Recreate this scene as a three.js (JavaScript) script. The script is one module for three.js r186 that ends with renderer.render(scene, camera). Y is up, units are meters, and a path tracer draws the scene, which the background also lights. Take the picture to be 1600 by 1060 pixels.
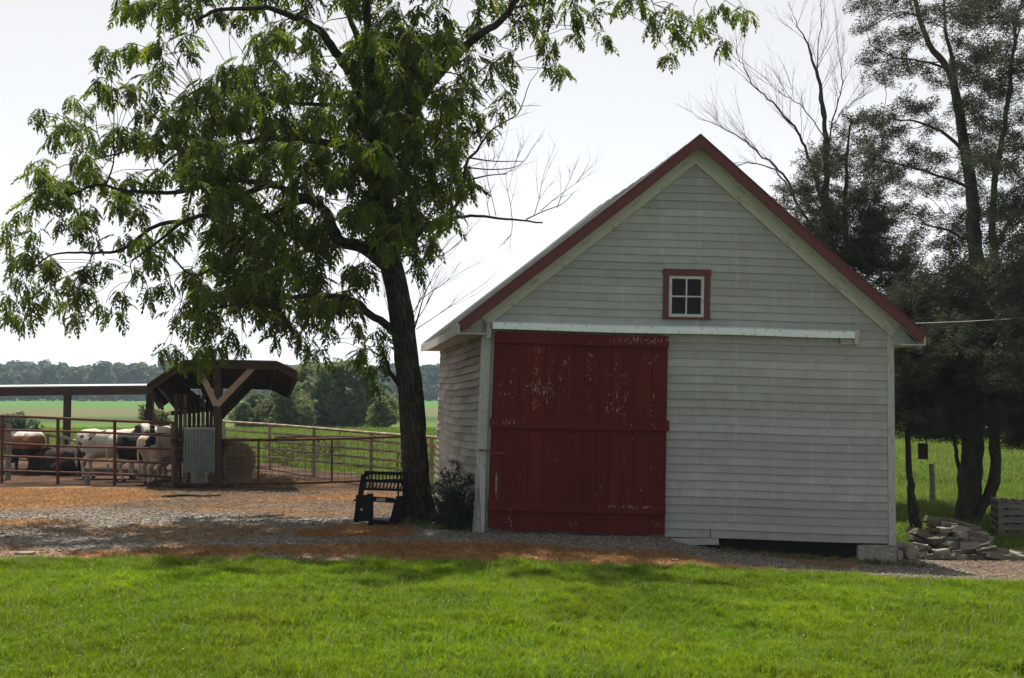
import * as THREE from 'three';
import { mergeGeometries } from 'three/addons/utils/BufferGeometryUtils.js';

// ---------------------------------------------------------------- camera, sky, sun, exposure
const F = 2200, CX = 800, CY = 530, HORIZON = 617, EYE = 2.1;
const pitch = Math.atan((HORIZON - CY) / F);
const scene = new THREE.Scene();
const camera = new THREE.PerspectiveCamera(2 * Math.atan(CY / F) * 180 / Math.PI, 1600 / 1060, 0.1, 4000);
camera.position.set(0, EYE, 0);
camera.rotation.set(pitch, 0, 0);
const renderer = new THREE.WebGLRenderer({ antialias: true });
renderer.toneMapping = THREE.LinearToneMapping;
renderer.toneMappingExposure = 1.88;
renderer.shadowMap.enabled = true;
const SUN_EL = 67 * Math.PI / 180, SUN_AZ = -12 * Math.PI / 180;          // behind the barn, a little to its left
const sunDir = new THREE.Vector3(Math.sin(SUN_AZ) * Math.cos(SUN_EL), Math.sin(SUN_EL), -Math.cos(SUN_AZ) * Math.cos(SUN_EL));
const sun = new THREE.DirectionalLight(new THREE.Color(1, 0.93, 0.82), 5);
sun.position.copy(sunDir).multiplyScalar(60).add(new THREE.Vector3(0, 0, -24));
sun.target.position.set(0, 0, -24);
sun.castShadow = true; sun.shadow.radius = 2; sun.shadow.mapSize.set(4096, 4096);
Object.assign(sun.shadow.camera, { left: -35, right: 35, top: 40, bottom: -40, near: 1, far: 150 });
scene.add(sun, sun.target);
{ // pale summer haze: bright towards the sun's side, a little bluer and darker away from it
  const w = 512, h = 256, d = new Float32Array(w * h * 4), v = new THREE.Vector3();
  for (let j = 0; j < h; j++) for (let i = 0; i < w; i++) {
    const lon = ((i + 0.5) / w - 0.5) * 2 * Math.PI, lat = ((j + 0.5) / h - 0.5) * Math.PI;
    v.set(Math.cos(lat) * Math.cos(lon), Math.sin(lat), Math.cos(lat) * Math.sin(lon));
    const c = v.dot(sunDir), e = Math.max(0, v.y);
    const side = (v.x * sunDir.x + v.z * sunDir.z) / Math.hypot(sunDir.x, sunDir.z);
    const L = (0.32 + 0.37 * Math.exp(-e * 3.2)) * (0.78 + 0.22 * side) + 0.4 * Math.pow(Math.max(0, c), 8);
    const k = (j * w + i) * 4, b = 0.055 - 0.06 * c;
    d[k] = L * (1 - b); d[k + 1] = L; d[k + 2] = L * (1.005 + b * 0.8); d[k + 3] = 1;
  }
  const t = new THREE.DataTexture(d, w, h, THREE.RGBAFormat, THREE.FloatType);
  t.mapping = THREE.EquirectangularReflectionMapping; t.magFilter = t.minFilter = THREE.LinearFilter; t.needsUpdate = true;
  scene.background = t; scene.environment = t;
}
scene.fog = new THREE.FogExp2(new THREE.Color(0.62, 0.8, 1.0), 0.0003);

// ---------------------------------------------------------------- helpers
const V = (x, y, z) => new THREE.Vector3(x, y, z);
const R2 = Math.PI / 180;
function rngOf(a) { return () => { a |= 0; a = a + 0x6D2B79F5 | 0; let t = Math.imul(a ^ a >>> 15, 1 | a); t = t + Math.imul(t ^ t >>> 7, 61 | t) ^ t; return ((t ^ t >>> 14) >>> 0) / 4294967296; }; }
let rnd = rngOf(7);
const rr = (a, b) => a + (b - a) * rnd();
const clamp = (x, a = 0, b = 1) => Math.min(b, Math.max(a, x));
const sm = (a, b, x) => { const t = clamp((x - a) / (b - a)); return t * t * (3 - 2 * t); };
const lerp = (a, b, t) => a + (b - a) * t;
function curve(pts, x) { if (x <= pts[0][0]) return pts[0][1]; for (let i = 1; i < pts.length; i++) if (x <= pts[i][0]) { const [a, p] = pts[i - 1], [b, q] = pts[i]; return p + (q - p) * (x - a) / (b - a); } return pts[pts.length - 1][1]; }
// a point of the place, from its bearing in the view and its distance
function P(px, py, D) { const dz = Math.cos(pitch) * F - Math.sin(pitch) * (CY - py), dy = Math.sin(pitch) * F + Math.cos(pitch) * (CY - py); const k = D / dz; return V((px - CX) * k, EYE + dy * k, -D); }
const hash = (x, y) => { let h = Math.imul(x | 0, 374761393) + Math.imul(y | 0, 668265263) | 0; h = Math.imul(h ^ h >>> 13, 1274126177); return ((h ^ h >>> 16) >>> 0) / 4294967296; };
function noise(x, y, per = 0) { const xi = Math.floor(x), yi = Math.floor(y), fx = x - xi, fy = y - yi, u = fx * fx * (3 - 2 * fx), w = fy * fy * (3 - 2 * fy); const m = per ? (n => ((n % per) + per) % per) : (n => n); const a = hash(m(xi), m(yi)), b = hash(m(xi + 1), m(yi)), c = hash(m(xi), m(yi + 1)), d = hash(m(xi + 1), m(yi + 1)); return a + (b - a) * u + (c - a) * w + (a - b - c + d) * u * w; }
const fbm = (x, y, o = 4, per = 0) => { let s = 0, a = 0.5, f = 1; for (let i = 0; i < o; i++) { s += a * noise(x * f + i * 17, y * f + i * 31, per ? per * f : 0); a *= 0.5; f *= 2; } return s / (1 - Math.pow(0.5, o)); };
const toS = c => Math.round(255 * (c <= 0.0031308 ? c * 12.92 : 1.055 * Math.pow(clamp(c), 1 / 2.4) - 0.055));
function tex(w, h, fn, { srgb = true, repeat = true } = {}) {
  const d = new Uint8Array(w * h * 4);
  for (let j = 0; j < h; j++) for (let i = 0; i < w; i++) { const c = fn(i / w, j / h, i, j), k = (j * w + i) * 4; if (srgb) { d[k] = toS(c[0]); d[k + 1] = toS(c[1]); d[k + 2] = toS(c[2]); } else d[k] = d[k + 1] = d[k + 2] = Math.round(255 * clamp(c)); d[k + 3] = 255; }
  const t = new THREE.DataTexture(d, w, h); t.magFilter = THREE.LinearFilter; t.minFilter = THREE.LinearMipmapLinearFilter; t.generateMipmaps = true;
  if (srgb) t.colorSpace = THREE.SRGBColorSpace;
  t.wrapS = t.wrapT = repeat ? THREE.RepeatWrapping : THREE.ClampToEdgeWrapping; t.needsUpdate = true; return t;
}
const col = (r, g, b) => new THREE.Color().setRGB(r, g, b);
const std = (o) => (o.roughness ?? 0.85) >= 0.8 ? new THREE.MeshPhysicalMaterial({ roughness: 0.85, specularIntensity: 0.2, ...o }) : new THREE.MeshStandardMaterial(o);
const leafMat = (r, g, b, t = 0.42, extra = {}) => new THREE.MeshPhysicalMaterial({ color: col(r, g, b), roughness: 0.9, transmission: t, thickness: 0, side: THREE.DoubleSide, specularIntensity: 0.3, ...extra });
const used = {};
function numbered(n) { const k = used[n] = (used[n] || 0) + 1; return k === 1 ? n : n + '_' + String(k - 1).padStart(3, '0'); }
function tag(o, label, category, group, kind) { if (label) o.userData.label = label; if (category) o.userData.category = category; if (group) o.userData.group = group; if (kind) o.userData.kind = kind; return o; }
function add(o, parent) { o.castShadow = o.receiveShadow = true; (parent || scene).add(o); return o; }
function thing(name, label, category, pos = V(0, 0, 0), turn = 0, group) { const o = new THREE.Group(); o.name = numbered(name); o.position.copy(pos); o.rotation.y = turn; scene.add(o); return tag(o, label, category, group); }
function part(name, geo, mat, parent, label) { const o = new THREE.Mesh(geo, mat); o.name = name; if (label) o.userData.label = label; return add(o, parent); }
function solo(name, geo, mat, label, category, group, pos) { const o = new THREE.Mesh(geo, mat); o.name = numbered(name); if (pos) o.position.copy(pos); return tag(add(o), label, category, group); }
function struct(name, geo, mat) { const o = new THREE.Mesh(geo, mat); o.name = numbered(name); o.userData.kind = 'structure'; return add(o); }
function geo(pos, idx, uv, colr) { const g = new THREE.BufferGeometry(); g.setAttribute('position', new THREE.Float32BufferAttribute(pos, 3)); if (uv) g.setAttribute('uv', new THREE.Float32BufferAttribute(uv, 2)); if (colr) g.setAttribute('color', new THREE.Float32BufferAttribute(colr, 3)); if (idx) g.setIndex(idx); return g; }
const flat = g => { const n = g.index ? g.toNonIndexed() : g; n.computeVertexNormals(); return n; };
// a bar between two four-cornered ends, cut into n lengths; warp moves every corner; uv in metres along and round it
function loft(A, B, n = 1, warp = p => p, uo = 0, vo = 0) {
  const pos = [], uv = [], len = A[0].distanceTo(B[0]);
  const ring = t => A.map((a, i) => warp(a.clone().lerp(B[i], t)));
  const side = [0]; for (let i = 0; i < 4; i++) side.push(side[i] + A[i].distanceTo(A[(i + 1) % 4]));
  const quad = (a, b, c, d, ua, ub, va, vb) => { for (const [p, u, v] of [[a, ua, va], [b, ub, va], [c, ub, vb], [a, ua, va], [c, ub, vb], [d, ua, vb]]) { pos.push(p.x, p.y, p.z); uv.push(u + uo, v + vo); } };
  let r0 = ring(0); const first = r0;
  for (let k = 1; k <= n; k++) { const r1 = ring(k / n); for (let i = 0; i < 4; i++) { const j = (i + 1) % 4; quad(r0[i], r1[i], r1[j], r0[j], (k - 1) / n * len, k / n * len, side[i], side[i + 1]); } r0 = r1; }
  const w = side[1], h = side[2] - side[1];
  quad(first[0], first[1], first[2], first[3], 0, w, 0, h); quad(r0[3], r0[2], r0[1], r0[0], 0, w, 0, h);
  const g = geo(pos, null, uv); g.computeVertexNormals(); return g;
}
function bar(a, b, w, h, up = V(0, 1, 0), n = 1, warp) { // a squared timber from a to b
  const d = b.clone().sub(a).normalize(); let s = d.clone().cross(up); if (s.lengthSq() < 1e-6) s = d.clone().cross(V(1, 0, 0)); s.normalize(); const u = s.clone().cross(d).normalize();
  const c = p => [[-1, -1], [1, -1], [1, 1], [-1, 1]].map(([i, j]) => p.clone().addScaledVector(s, i * w / 2).addScaledVector(u, j * h / 2));
  return loft(c(a).reverse(), c(b).reverse(), n, warp, rnd() * 3, rnd() * 3);
}
const bx = (x0, x1, y0, y1, z0, z1, n = 1, warp) => loft([V(x0, y0, z0), V(x0, y0, z1), V(x0, y1, z1), V(x0, y1, z0)], [V(x1, y0, z0), V(x1, y0, z1), V(x1, y1, z1), V(x1, y1, z0)], n, warp, rnd() * 3, rnd() * 3);
const by = (x0, x1, y0, y1, z0, z1, n = 1, warp) => loft([V(x0, y0, z1), V(x0, y0, z0), V(x1, y0, z0), V(x1, y0, z1)], [V(x0, y1, z1), V(x0, y1, z0), V(x1, y1, z0), V(x1, y1, z1)], n, warp, rnd() * 3, rnd() * 3);
function tube(pts, rad, seg = 7, caps = true, lump = 0) { // tapered limb; uv in metres
  const pos = [], uv = [], idx = []; let T = pts[1].clone().sub(pts[0]).normalize(), N = Math.abs(T.y) > 0.9 ? V(1, 0, 0) : V(0, 1, 0); N.addScaledVector(T, -N.dot(T)).normalize(); let L = 0;
  for (let i = 0; i < pts.length; i++) {
    const t = (pts[Math.min(i + 1, pts.length - 1)].clone().sub(pts[Math.max(i - 1, 0)])).normalize(); N.addScaledVector(t, -N.dot(t)).normalize(); const B = t.clone().cross(N); if (i) L += pts[i].distanceTo(pts[i - 1]);
    for (let k = 0; k <= seg; k++) { const a = (k % seg) / seg * 2 * Math.PI; let r = rad[i] * (lump ? 1 + lump * (noise((k % seg) * 1.7 + 3, L * 3) - 0.5) : 1); const p = pts[i].clone().addScaledVector(N, Math.cos(a) * r).addScaledVector(B, Math.sin(a) * r); pos.push(p.x, p.y, p.z); uv.push(k / seg * Math.max(1, Math.round(rad[0] * 6.28 * 2)) / 2, L); }
    if (i) for (let k = 0; k < seg; k++) { const a = (i - 1) * (seg + 1) + k, b = a + seg + 1; idx.push(a, a + 1, b, b, a + 1, b + 1); }
  }
  if (caps) for (const [i, f] of [[0, 1], [pts.length - 1, 0]]) { const c = pos.length / 3; pos.push(pts[i].x, pts[i].y, pts[i].z); uv.push(0, 0); for (let k = 0; k < seg; k++) { const a = i * (seg + 1) + k; f ? idx.push(c, a + 1, a) : idx.push(c, a, a + 1); } }
  const g = geo(pos, idx, uv); g.computeVertexNormals(); return g;
}
const pipe = (a, b, r, seg = 8) => tube([a, b], [r, r], seg);
function smooth(pts, per = 4) { if (pts.length < 3) return pts; return new THREE.CatmullRomCurve3(pts, false, 'centripetal').getPoints((pts.length - 1) * per); }
const M4 = new THREE.Matrix4(), Q = new THREE.Quaternion();
function instanced(name, g, mat, items, parent, kind = 'stuff') { // items: {p, q, s, c}
  const o = new THREE.InstancedMesh(g, mat, items.length); o.name = parent ? name : numbered(name);
  items.forEach((it, i) => { o.setMatrixAt(i, M4.compose(it.p, it.q, it.s)); if (it.c) o.setColorAt(i, it.c); });
  o.userData.kind = kind; add(o, parent); return o;
}
const yaw = (a, tiltX = 0, tiltZ = 0) => new THREE.Quaternion().setFromEuler(new THREE.Euler(tiltX, a, tiltZ, 'YXZ'));

// ---------------------------------------------------------------- ground
const nearProfile = [[-14, 0.06], [-8, 0.03], [0, -0.02], [4, -0.13], [6.5, -0.24], [12, -0.3]];
const barnProfile = [[-14, 0.1], [-6, 0.1], [-1, 0.12], [2.2, 0.0], [2.7, -0.16], [4, -0.3], [6, -0.45], [12, -0.5]];
const farProfile = [[-14, 0.05], [-6, 0], [4, -0.2], [7, -0.45], [14, -0.45], [40, -0.2]];
function H(x, D) {
  const a = sm(16.5, 20.8, D), b = sm(25, 33, D), c = sm(40, 90, D);
  let h = lerp(curve(nearProfile, x), curve(barnProfile, x), a); h = lerp(h, curve(farProfile, x), b); h = lerp(h, 0, c);
  return h + (1 - c) * 0.02 * (fbm(x * 0.9 + 50, D * 0.9 + 50, 2) - 0.5);
}
const G = (x, D) => V(x, H(x, D), -D);
function sheet(xs, Ds, uvFn, dy = 0, colFn) {
  const pos = [], uv = [], idx = [], c = []; const nx = xs.length;
  Ds.forEach((D, j) => xs.forEach((x, i) => { pos.push(x, H(x, D) + dy, -D); uv.push(...uvFn(x, D)); if (colFn) c.push(...colFn(x, D)); if (i && j) { const a = (j - 1) * nx + i - 1, b = a + nx; idx.push(a, a + 1, b + 1, a, b + 1, b); } }));
  const g = geo(pos, idx, uv, colFn ? c : null); g.computeVertexNormals(); return g;
}
const range = (a, b, s) => { const o = []; for (let x = a; x < b - 1e-6; x += s) o.push(x); o.push(b); return o; };
const wideX = [-900, -500, -250, -120, -70, ...range(-40, 30, 0.5), 60, 120, 250, 500, 900];
const EDGE = x => 17.6 + 0.28 * (fbm(x * 0.55 + 9, 3.3, 3) - 0.5) + 0.1 * Math.sin(x * 0.8);   // where the mown lawn ends
// which matter covers the yard at a spot: gravel, trodden dirt (with painted shade at the right), dry grass, green pasture (weights)
function cover(x, D) {
  const n1 = fbm(x * 0.5 + 20, D * 0.5 + 7, 4), n2 = fbm(x * 1.6 + 3, D * 1.6 + 40, 3), w = n1 + 0.5 * (n2 - 0.5) - 0.5;
  const blob = (cx, cD, rx, rD) => { const q = Math.hypot((x - cx) / rx, (D - cD) / rD); return sm(1.15, 0.75, q + w * 1.3); };
  let dry = Math.max(blob(-10, 27.6, 3.0, 3.3), blob(-1.6, 18.5, 4.2, 0.95), blob(1.6, 18.0, 3.2, 0.5), blob(-4.6, 18.2, 2.4, 0.6), blob(-2.2, 20.5, 1.0, 0.9), blob(-3.1, 28.3, 1.4, 1.2), 0.8 * blob(-7.6, 22.2, 0.9, 0.5));
  dry = Math.max(dry, sm(0.5, 0.12, D - EDGE(x) + w * 0.5) * (x > -3 ? 1 : 0.55) * sm(-0.05, 0.15, n2 - 0.3));
  let dirt0 = 0, green = sm(-0.4, 0.5, D - curve([[-40, 47], [-14, 46], [-8, 44], [-4, 37.5], [-1.2, 31.5], [0, 30.5], [6.1, 23.4], [6.8, 22.9], [9, 23.6], [12, 24]], x) + w * 2.4);
  dirt0 = x > 6 ? sm(6, 7, x) * 0.75 : 0;  // shade on the gravel right of the barn, painted in as dirt colour
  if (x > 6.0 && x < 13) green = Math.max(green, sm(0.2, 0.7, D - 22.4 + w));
  green = Math.max(green, 0.6 * sm(0.35, 0.1, Math.hypot((x + 0.9) / 0.7, (D - 21.4) / 0.5) - 0.7 + w));
  let dirt = sm(23.2, 26, D + w * 5);
  dry = Math.max(dry, 0.4 * sm(0.6, 0.7, fbm(x * 0.45 + 70, D * 0.8 + 20, 4)) * sm(29.5, 27, D));
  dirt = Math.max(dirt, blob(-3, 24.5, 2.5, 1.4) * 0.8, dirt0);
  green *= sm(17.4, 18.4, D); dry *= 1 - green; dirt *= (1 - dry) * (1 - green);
  return { dry, green, dirt, gravel: 1 - dry - green - dirt, n1, n2 };
}
{
  const X0 = -24, X1 = 20, D0 = 17, D1 = 49;
  const mixc = (w) => {
    const c = [0, 0, 0]; const put = (k, a) => { c[0] += k * a[0]; c[1] += k * a[1]; c[2] += k * a[2]; };
    return [c, put];
  };
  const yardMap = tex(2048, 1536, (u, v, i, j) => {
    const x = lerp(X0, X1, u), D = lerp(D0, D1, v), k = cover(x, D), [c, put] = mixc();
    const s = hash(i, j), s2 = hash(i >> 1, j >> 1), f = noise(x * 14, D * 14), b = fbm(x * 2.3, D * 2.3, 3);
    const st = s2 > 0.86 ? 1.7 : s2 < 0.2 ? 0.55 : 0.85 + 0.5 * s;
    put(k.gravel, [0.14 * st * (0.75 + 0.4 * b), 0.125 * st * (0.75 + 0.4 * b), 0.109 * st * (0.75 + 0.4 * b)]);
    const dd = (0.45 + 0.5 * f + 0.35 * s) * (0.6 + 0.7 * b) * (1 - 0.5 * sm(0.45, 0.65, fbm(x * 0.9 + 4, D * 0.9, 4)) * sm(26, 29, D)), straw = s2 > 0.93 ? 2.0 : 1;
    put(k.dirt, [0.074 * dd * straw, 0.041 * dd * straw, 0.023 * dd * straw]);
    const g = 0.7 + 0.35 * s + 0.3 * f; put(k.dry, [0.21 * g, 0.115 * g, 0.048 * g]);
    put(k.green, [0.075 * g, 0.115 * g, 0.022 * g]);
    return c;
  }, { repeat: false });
  const rough = tex(512, 512, (u, v, i, j) => 0.5 * hash(i >> 1, j >> 1) + 0.3 * noise(u * 128, v * 128, 128) + 0.2 * noise(u * 32, v * 32, 32), { srgb: false });
  rough.repeat.set(14, 10);
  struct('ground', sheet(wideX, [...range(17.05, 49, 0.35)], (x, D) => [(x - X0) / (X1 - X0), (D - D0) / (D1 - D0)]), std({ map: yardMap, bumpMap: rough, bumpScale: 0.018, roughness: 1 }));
  // mown lawn: soil and thatch under the blades
  const thatch = tex(512, 512, (u, v, i, j) => { const s = 0.55 + 0.6 * hash(i, j) * noise(u * 90, v * 90, 90) + 0.4 * noise(u * 24, v * 24, 24); return [0.075 * s, 0.105 * s, 0.022 * s]; });
  const pos = [], uv = [], idx = []; const Ds = [-40, -10, 0, 4, ...range(7, 17, 0.5)];
  wideX.forEach((x, i) => { [...Ds, EDGE(x)].forEach((D, j) => { pos.push(x, H(x, D) + 0.006 + 0.02 * sm(17.6, 16.8, D), -D); uv.push(x / 2, D / 2); const n = Ds.length + 1; if (i && j) { const a = (i - 1) * n + j - 1, b = a + n; idx.push(a, b, b + 1, a, b + 1, a + 1); } }); });
  const lg = geo(pos, idx, uv); lg.computeVertexNormals();
  struct('lawn', lg, std({ map: thatch, roughness: 1 }));
  // fields to the horizon: pasture, hedge line, stubble strip, far crops
  const band = [[48, [0.085, 0.15, 0.015]], [75, [0.09, 0.155, 0.025]], [105, [0.06, 0.105, 0.022]], [118, [0.035, 0.062, 0.018]], [132, [0.045, 0.075, 0.022]], [140, [0.095, 0.1, 0.045]], [215, [0.095, 0.1, 0.045]], [235, [0.055, 0.13, 0.025]], [560, [0.06, 0.14, 0.028]], [3000, [0.05, 0.11, 0.025]]];
  const fieldDs = [48.9, 52, 56, 60, 65, 70, 78, 86, 95, 104, 110, 116, 122, 128, 134, 138, 142, 160, 180, 200, 212, 220, 228, 236, 260, 320, 400, 500, 700, 1000, 1400];
  const fieldTex = tex(512, 512, (u, v, i, j) => { const s = 0.7 + 0.35 * noise(u * 64, v * 64, 64) + 0.25 * noise(u * 180, v * 180, 180); return [s * 0.95, s * 0.95, s * 0.9]; });
  const fc = (x, D) => { const q = D + (D > 90 ? 9 : 3) * (fbm(x * 0.03 + 5, D * 0.01, 2) - 0.5) - x * 0.02; return [0, 1, 2].map(k => curve(band.map(([d, c]) => [d, c[k]]), q)); };
  struct('field', sheet(wideX, fieldDs, (x, D) => [x / 9, D / 14], 0, fc), std({ map: fieldTex, vertexColors: true, roughness: 1 }));
  // the sheets outside the yard at the sides are the same pasture; the yard map ends in green or gravel at its border
}

// ---------------------------------------------------------------- materials
const grainy = (base, spread, seed, px = 256, stretch = 10) => tex(px, px, (u, v, i, j) => { const g = fbm(u * 4 + seed, v * 4 * stretch, 4) * 0.6 + 0.4 * noise(u * 8 + seed, v * 96, 0), s = 1 + spread * (g - 0.5) * 2 + 0.12 * (hash(i, j) - 0.5); return base.map(c => c * s); });
// old white paint: grime in vertical runs under the laps, bare grey wood showing along the grain
const whiteTex = seed => tex(1024, 512, (u, v, i, j) => {
  const run = fbm(u * 22 + seed, v * 1.2 + seed, 3), grime = sm(0.4, 0.8, run), fine = 0.95 + 0.07 * hash(i, j >> 1) + 0.06 * (noise(u * 60, v * 160 + seed) - 0.5);
  const worn = sm(0.7, 0.8, fbm(u * 9 + seed * 3, v * 60, 4)), patch = fbm(u * 3 + seed, v * 3, 3), chip = sm(0.8, 0.84, noise(u * 150 + seed, v * 90)), su = Math.abs((u * 4) % 1 - 0.5), stud = Math.exp(-Math.pow(su / (0.035 + 0.03 * noise(v * 9 + seed, u * 3)), 2)) * sm(0.35, 0.7, noise(v * 7 + seed * 5, Math.floor(u * 4) * 3.1)), nail = su < 0.0075 && Math.abs((v * 22) % 1 - 0.3) < 0.055 ? 1 : 0;
  let c = [0.315, 0.326, 0.322].map(a => a * fine * (0.88 + 0.2 * patch) * (1 + 0.16 * stud)); const d = [0.225, 0.22, 0.2];
  c = c.map((a, k) => lerp(a, d[k] * fine, 0.32 * grime)); return c.map((a, k) => lerp(a, [0.22, 0.2, 0.175][k] * fine, Math.max(0.3 * worn, 0.25 * chip, 0.55 * nail)));
});
const WT = [whiteTex(1), whiteTex(11), whiteTex(23)]; WT.forEach(t => t.repeat.set(0.42, 0.42));
const sidingMats = [[1, 1, 1], [0.96, 0.96, 0.97], [1.05, 1.045, 1.04], [0.92, 0.915, 0.9]].flatMap((k, a) => WT.map(t => std({ map: t, color: col(...k), roughness: 0.75 })));
const trimTex = tex(512, 512, (u, v, i, j) => { const s = 0.9 + 0.15 * fbm(u * 5, v * 30, 3) + 0.08 * (hash(i, j) - 0.5), w = sm(0.62, 0.72, fbm(u * 9 + 2, v * 40, 4)); return [lerp(0.36, 0.2, w * 0.7) * s, lerp(0.365, 0.185, w * 0.7) * s, lerp(0.345, 0.16, w * 0.7) * s]; });
const M = {
  trim: std({ map: trimTex, roughness: 0.7 }),
  cream: std({ map: trimTex, color: col(1.2, 1.18, 1.1), roughness: 0.7 }),
  track: std({ map: tex(512, 128, (u, v, i, j) => { const s = 0.92 + 0.12 * fbm(u * 12, v * 6, 3), r = sm(0.7, 0.8, fbm(u * 30, v * 14 + 4, 3)); return [lerp(0.66, 0.4, r) * s, lerp(0.72, 0.36, r) * s, lerp(0.74, 0.3, r) * s]; }), roughness: 0.5, metalness: 0.1 }),
  red: std({ map: tex(512, 512, (u, v, i, j) => { const s = 0.75 + 0.5 * fbm(u * 5, v * 24, 4) + 0.1 * (hash(i, j) - 0.5); return [0.098 * s, 0.0165 * s, 0.013 * s]; }), roughness: 0.9 }),
  redTrim: std({ map: tex(256, 256, (u, v, i, j) => { const s = 0.8 + 0.4 * fbm(u * 5, v * 24, 4); return [0.088 * s, 0.013 * s, 0.012 * s]; }), roughness: 0.6 }),
  roof: std({ map: tex(256, 256, (u, v) => { const s = 0.75 + 0.4 * fbm(u * 9, v * 3, 4); return [0.4 * s, 0.42 * s, 0.43 * s]; }), roughness: 0.5, metalness: 0.35 }),
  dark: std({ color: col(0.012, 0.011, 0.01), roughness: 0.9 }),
  sheath: std({ color: col(0.22, 0.2, 0.17), roughness: 0.9 }),
  stone: std({ map: tex(512, 512, (u, v, i, j) => { const s = 0.55 + 0.6 * fbm(u * 8, v * 12, 5) + 0.15 * (hash(i, j) - 0.5), l = sm(0.6, 0.7, fbm(u * 14 + 8, v * 14, 3)); return [lerp(0.3, 0.4, l) * s, lerp(0.275, 0.4, l) * s, lerp(0.235, 0.33, l) * s]; }), roughness: 0.95 }),
  bark: std({ map: tex(512, 1024, (u, v, i, j) => { const r = Math.abs(noise(u * 16 + 2.2 * fbm(u * 4, v * 10, 3, 0), v * 5, 0) - 0.5) * 2, s = 0.4 + 0.9 * r + 0.25 * (hash(i, j) - 0.5); return [0.066 * s, 0.054 * s, 0.042 * s]; }), bumpMap: tex(512, 1024, (u, v) => Math.abs(noise(u * 16 + 2.2 * fbm(u * 4, v * 10, 3, 0), v * 5, 0) - 0.5) * 2, { srgb: false }), bumpScale: 0.035, roughness: 1 }),
  deadBark: std({ color: col(0.05, 0.042, 0.036), roughness: 1 }),
  cedarBark: std({ map: tex(256, 512, (u, v, i, j) => { const s = 0.5 + 0.8 * noise(u * 30, v * 4) + 0.3 * hash(i, j); return [0.055 * s, 0.042 * s, 0.034 * s]; }), roughness: 1 }),
  wood: std({ map: grainy([0.062, 0.045, 0.034], 0.6, 3), roughness: 0.95 }),
  greyWood: std({ map: grainy([0.2, 0.18, 0.155], 0.5, 8), roughness: 0.95 }),
  brace: std({ map: grainy([0.3, 0.23, 0.185], 0.35, 5), roughness: 0.9 }),
  rust: std({ map: tex(256, 256, (u, v, i, j) => { const s = 0.7 + 0.7 * fbm(u * 20, v * 20, 3) * (0.8 + 0.4 * hash(i, j)); return [0.11 * s, 0.05 * s, 0.034 * s]; }), roughness: 0.8, metalness: 0.1 }),
  tanPipe: std({ map: tex(256, 256, (u, v, i, j) => { const s = 0.7 + 0.6 * fbm(u * 20, v * 20, 3), r = sm(0.5, 0.65, fbm(u * 9, v * 9 + 4, 3)); return [lerp(0.28, 0.17, r) * s, lerp(0.22, 0.1, r) * s, lerp(0.15, 0.06, r) * s]; }), roughness: 0.7 }),
  wire: std({ color: col(0.22, 0.19, 0.16), roughness: 0.6, metalness: 0.4 }),
  black: std({ map: tex(256, 256, (u, v, i, j) => { const s = 0.7 + 0.6 * fbm(u * 8, v * 8, 4) + 0.3 * sm(0.62, 0.7, fbm(u * 20, v * 20, 3)); return [0.009 * s, 0.009 * s, 0.009 * s]; }), roughness: 0.8 }),
  galv: std({ map: tex(256, 256, (u, v) => { const s = 0.7 + 0.5 * fbm(u * 6, v * 6, 4); return [0.36 * s, 0.38 * s, 0.38 * s]; }), roughness: 0.5, metalness: 0.4 }),
  hay: std({ map: tex(512, 512, (u, v, i, j) => { const s = 0.35 + 0.5 * noise(u * 12, v * 120) + 0.5 * noise(u * 110 + v * 40, v * 30) + 0.2 * hash(i, j); return [0.24 * s, 0.175 * s, 0.1 * s]; }), roughness: 1 }),
};

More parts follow.
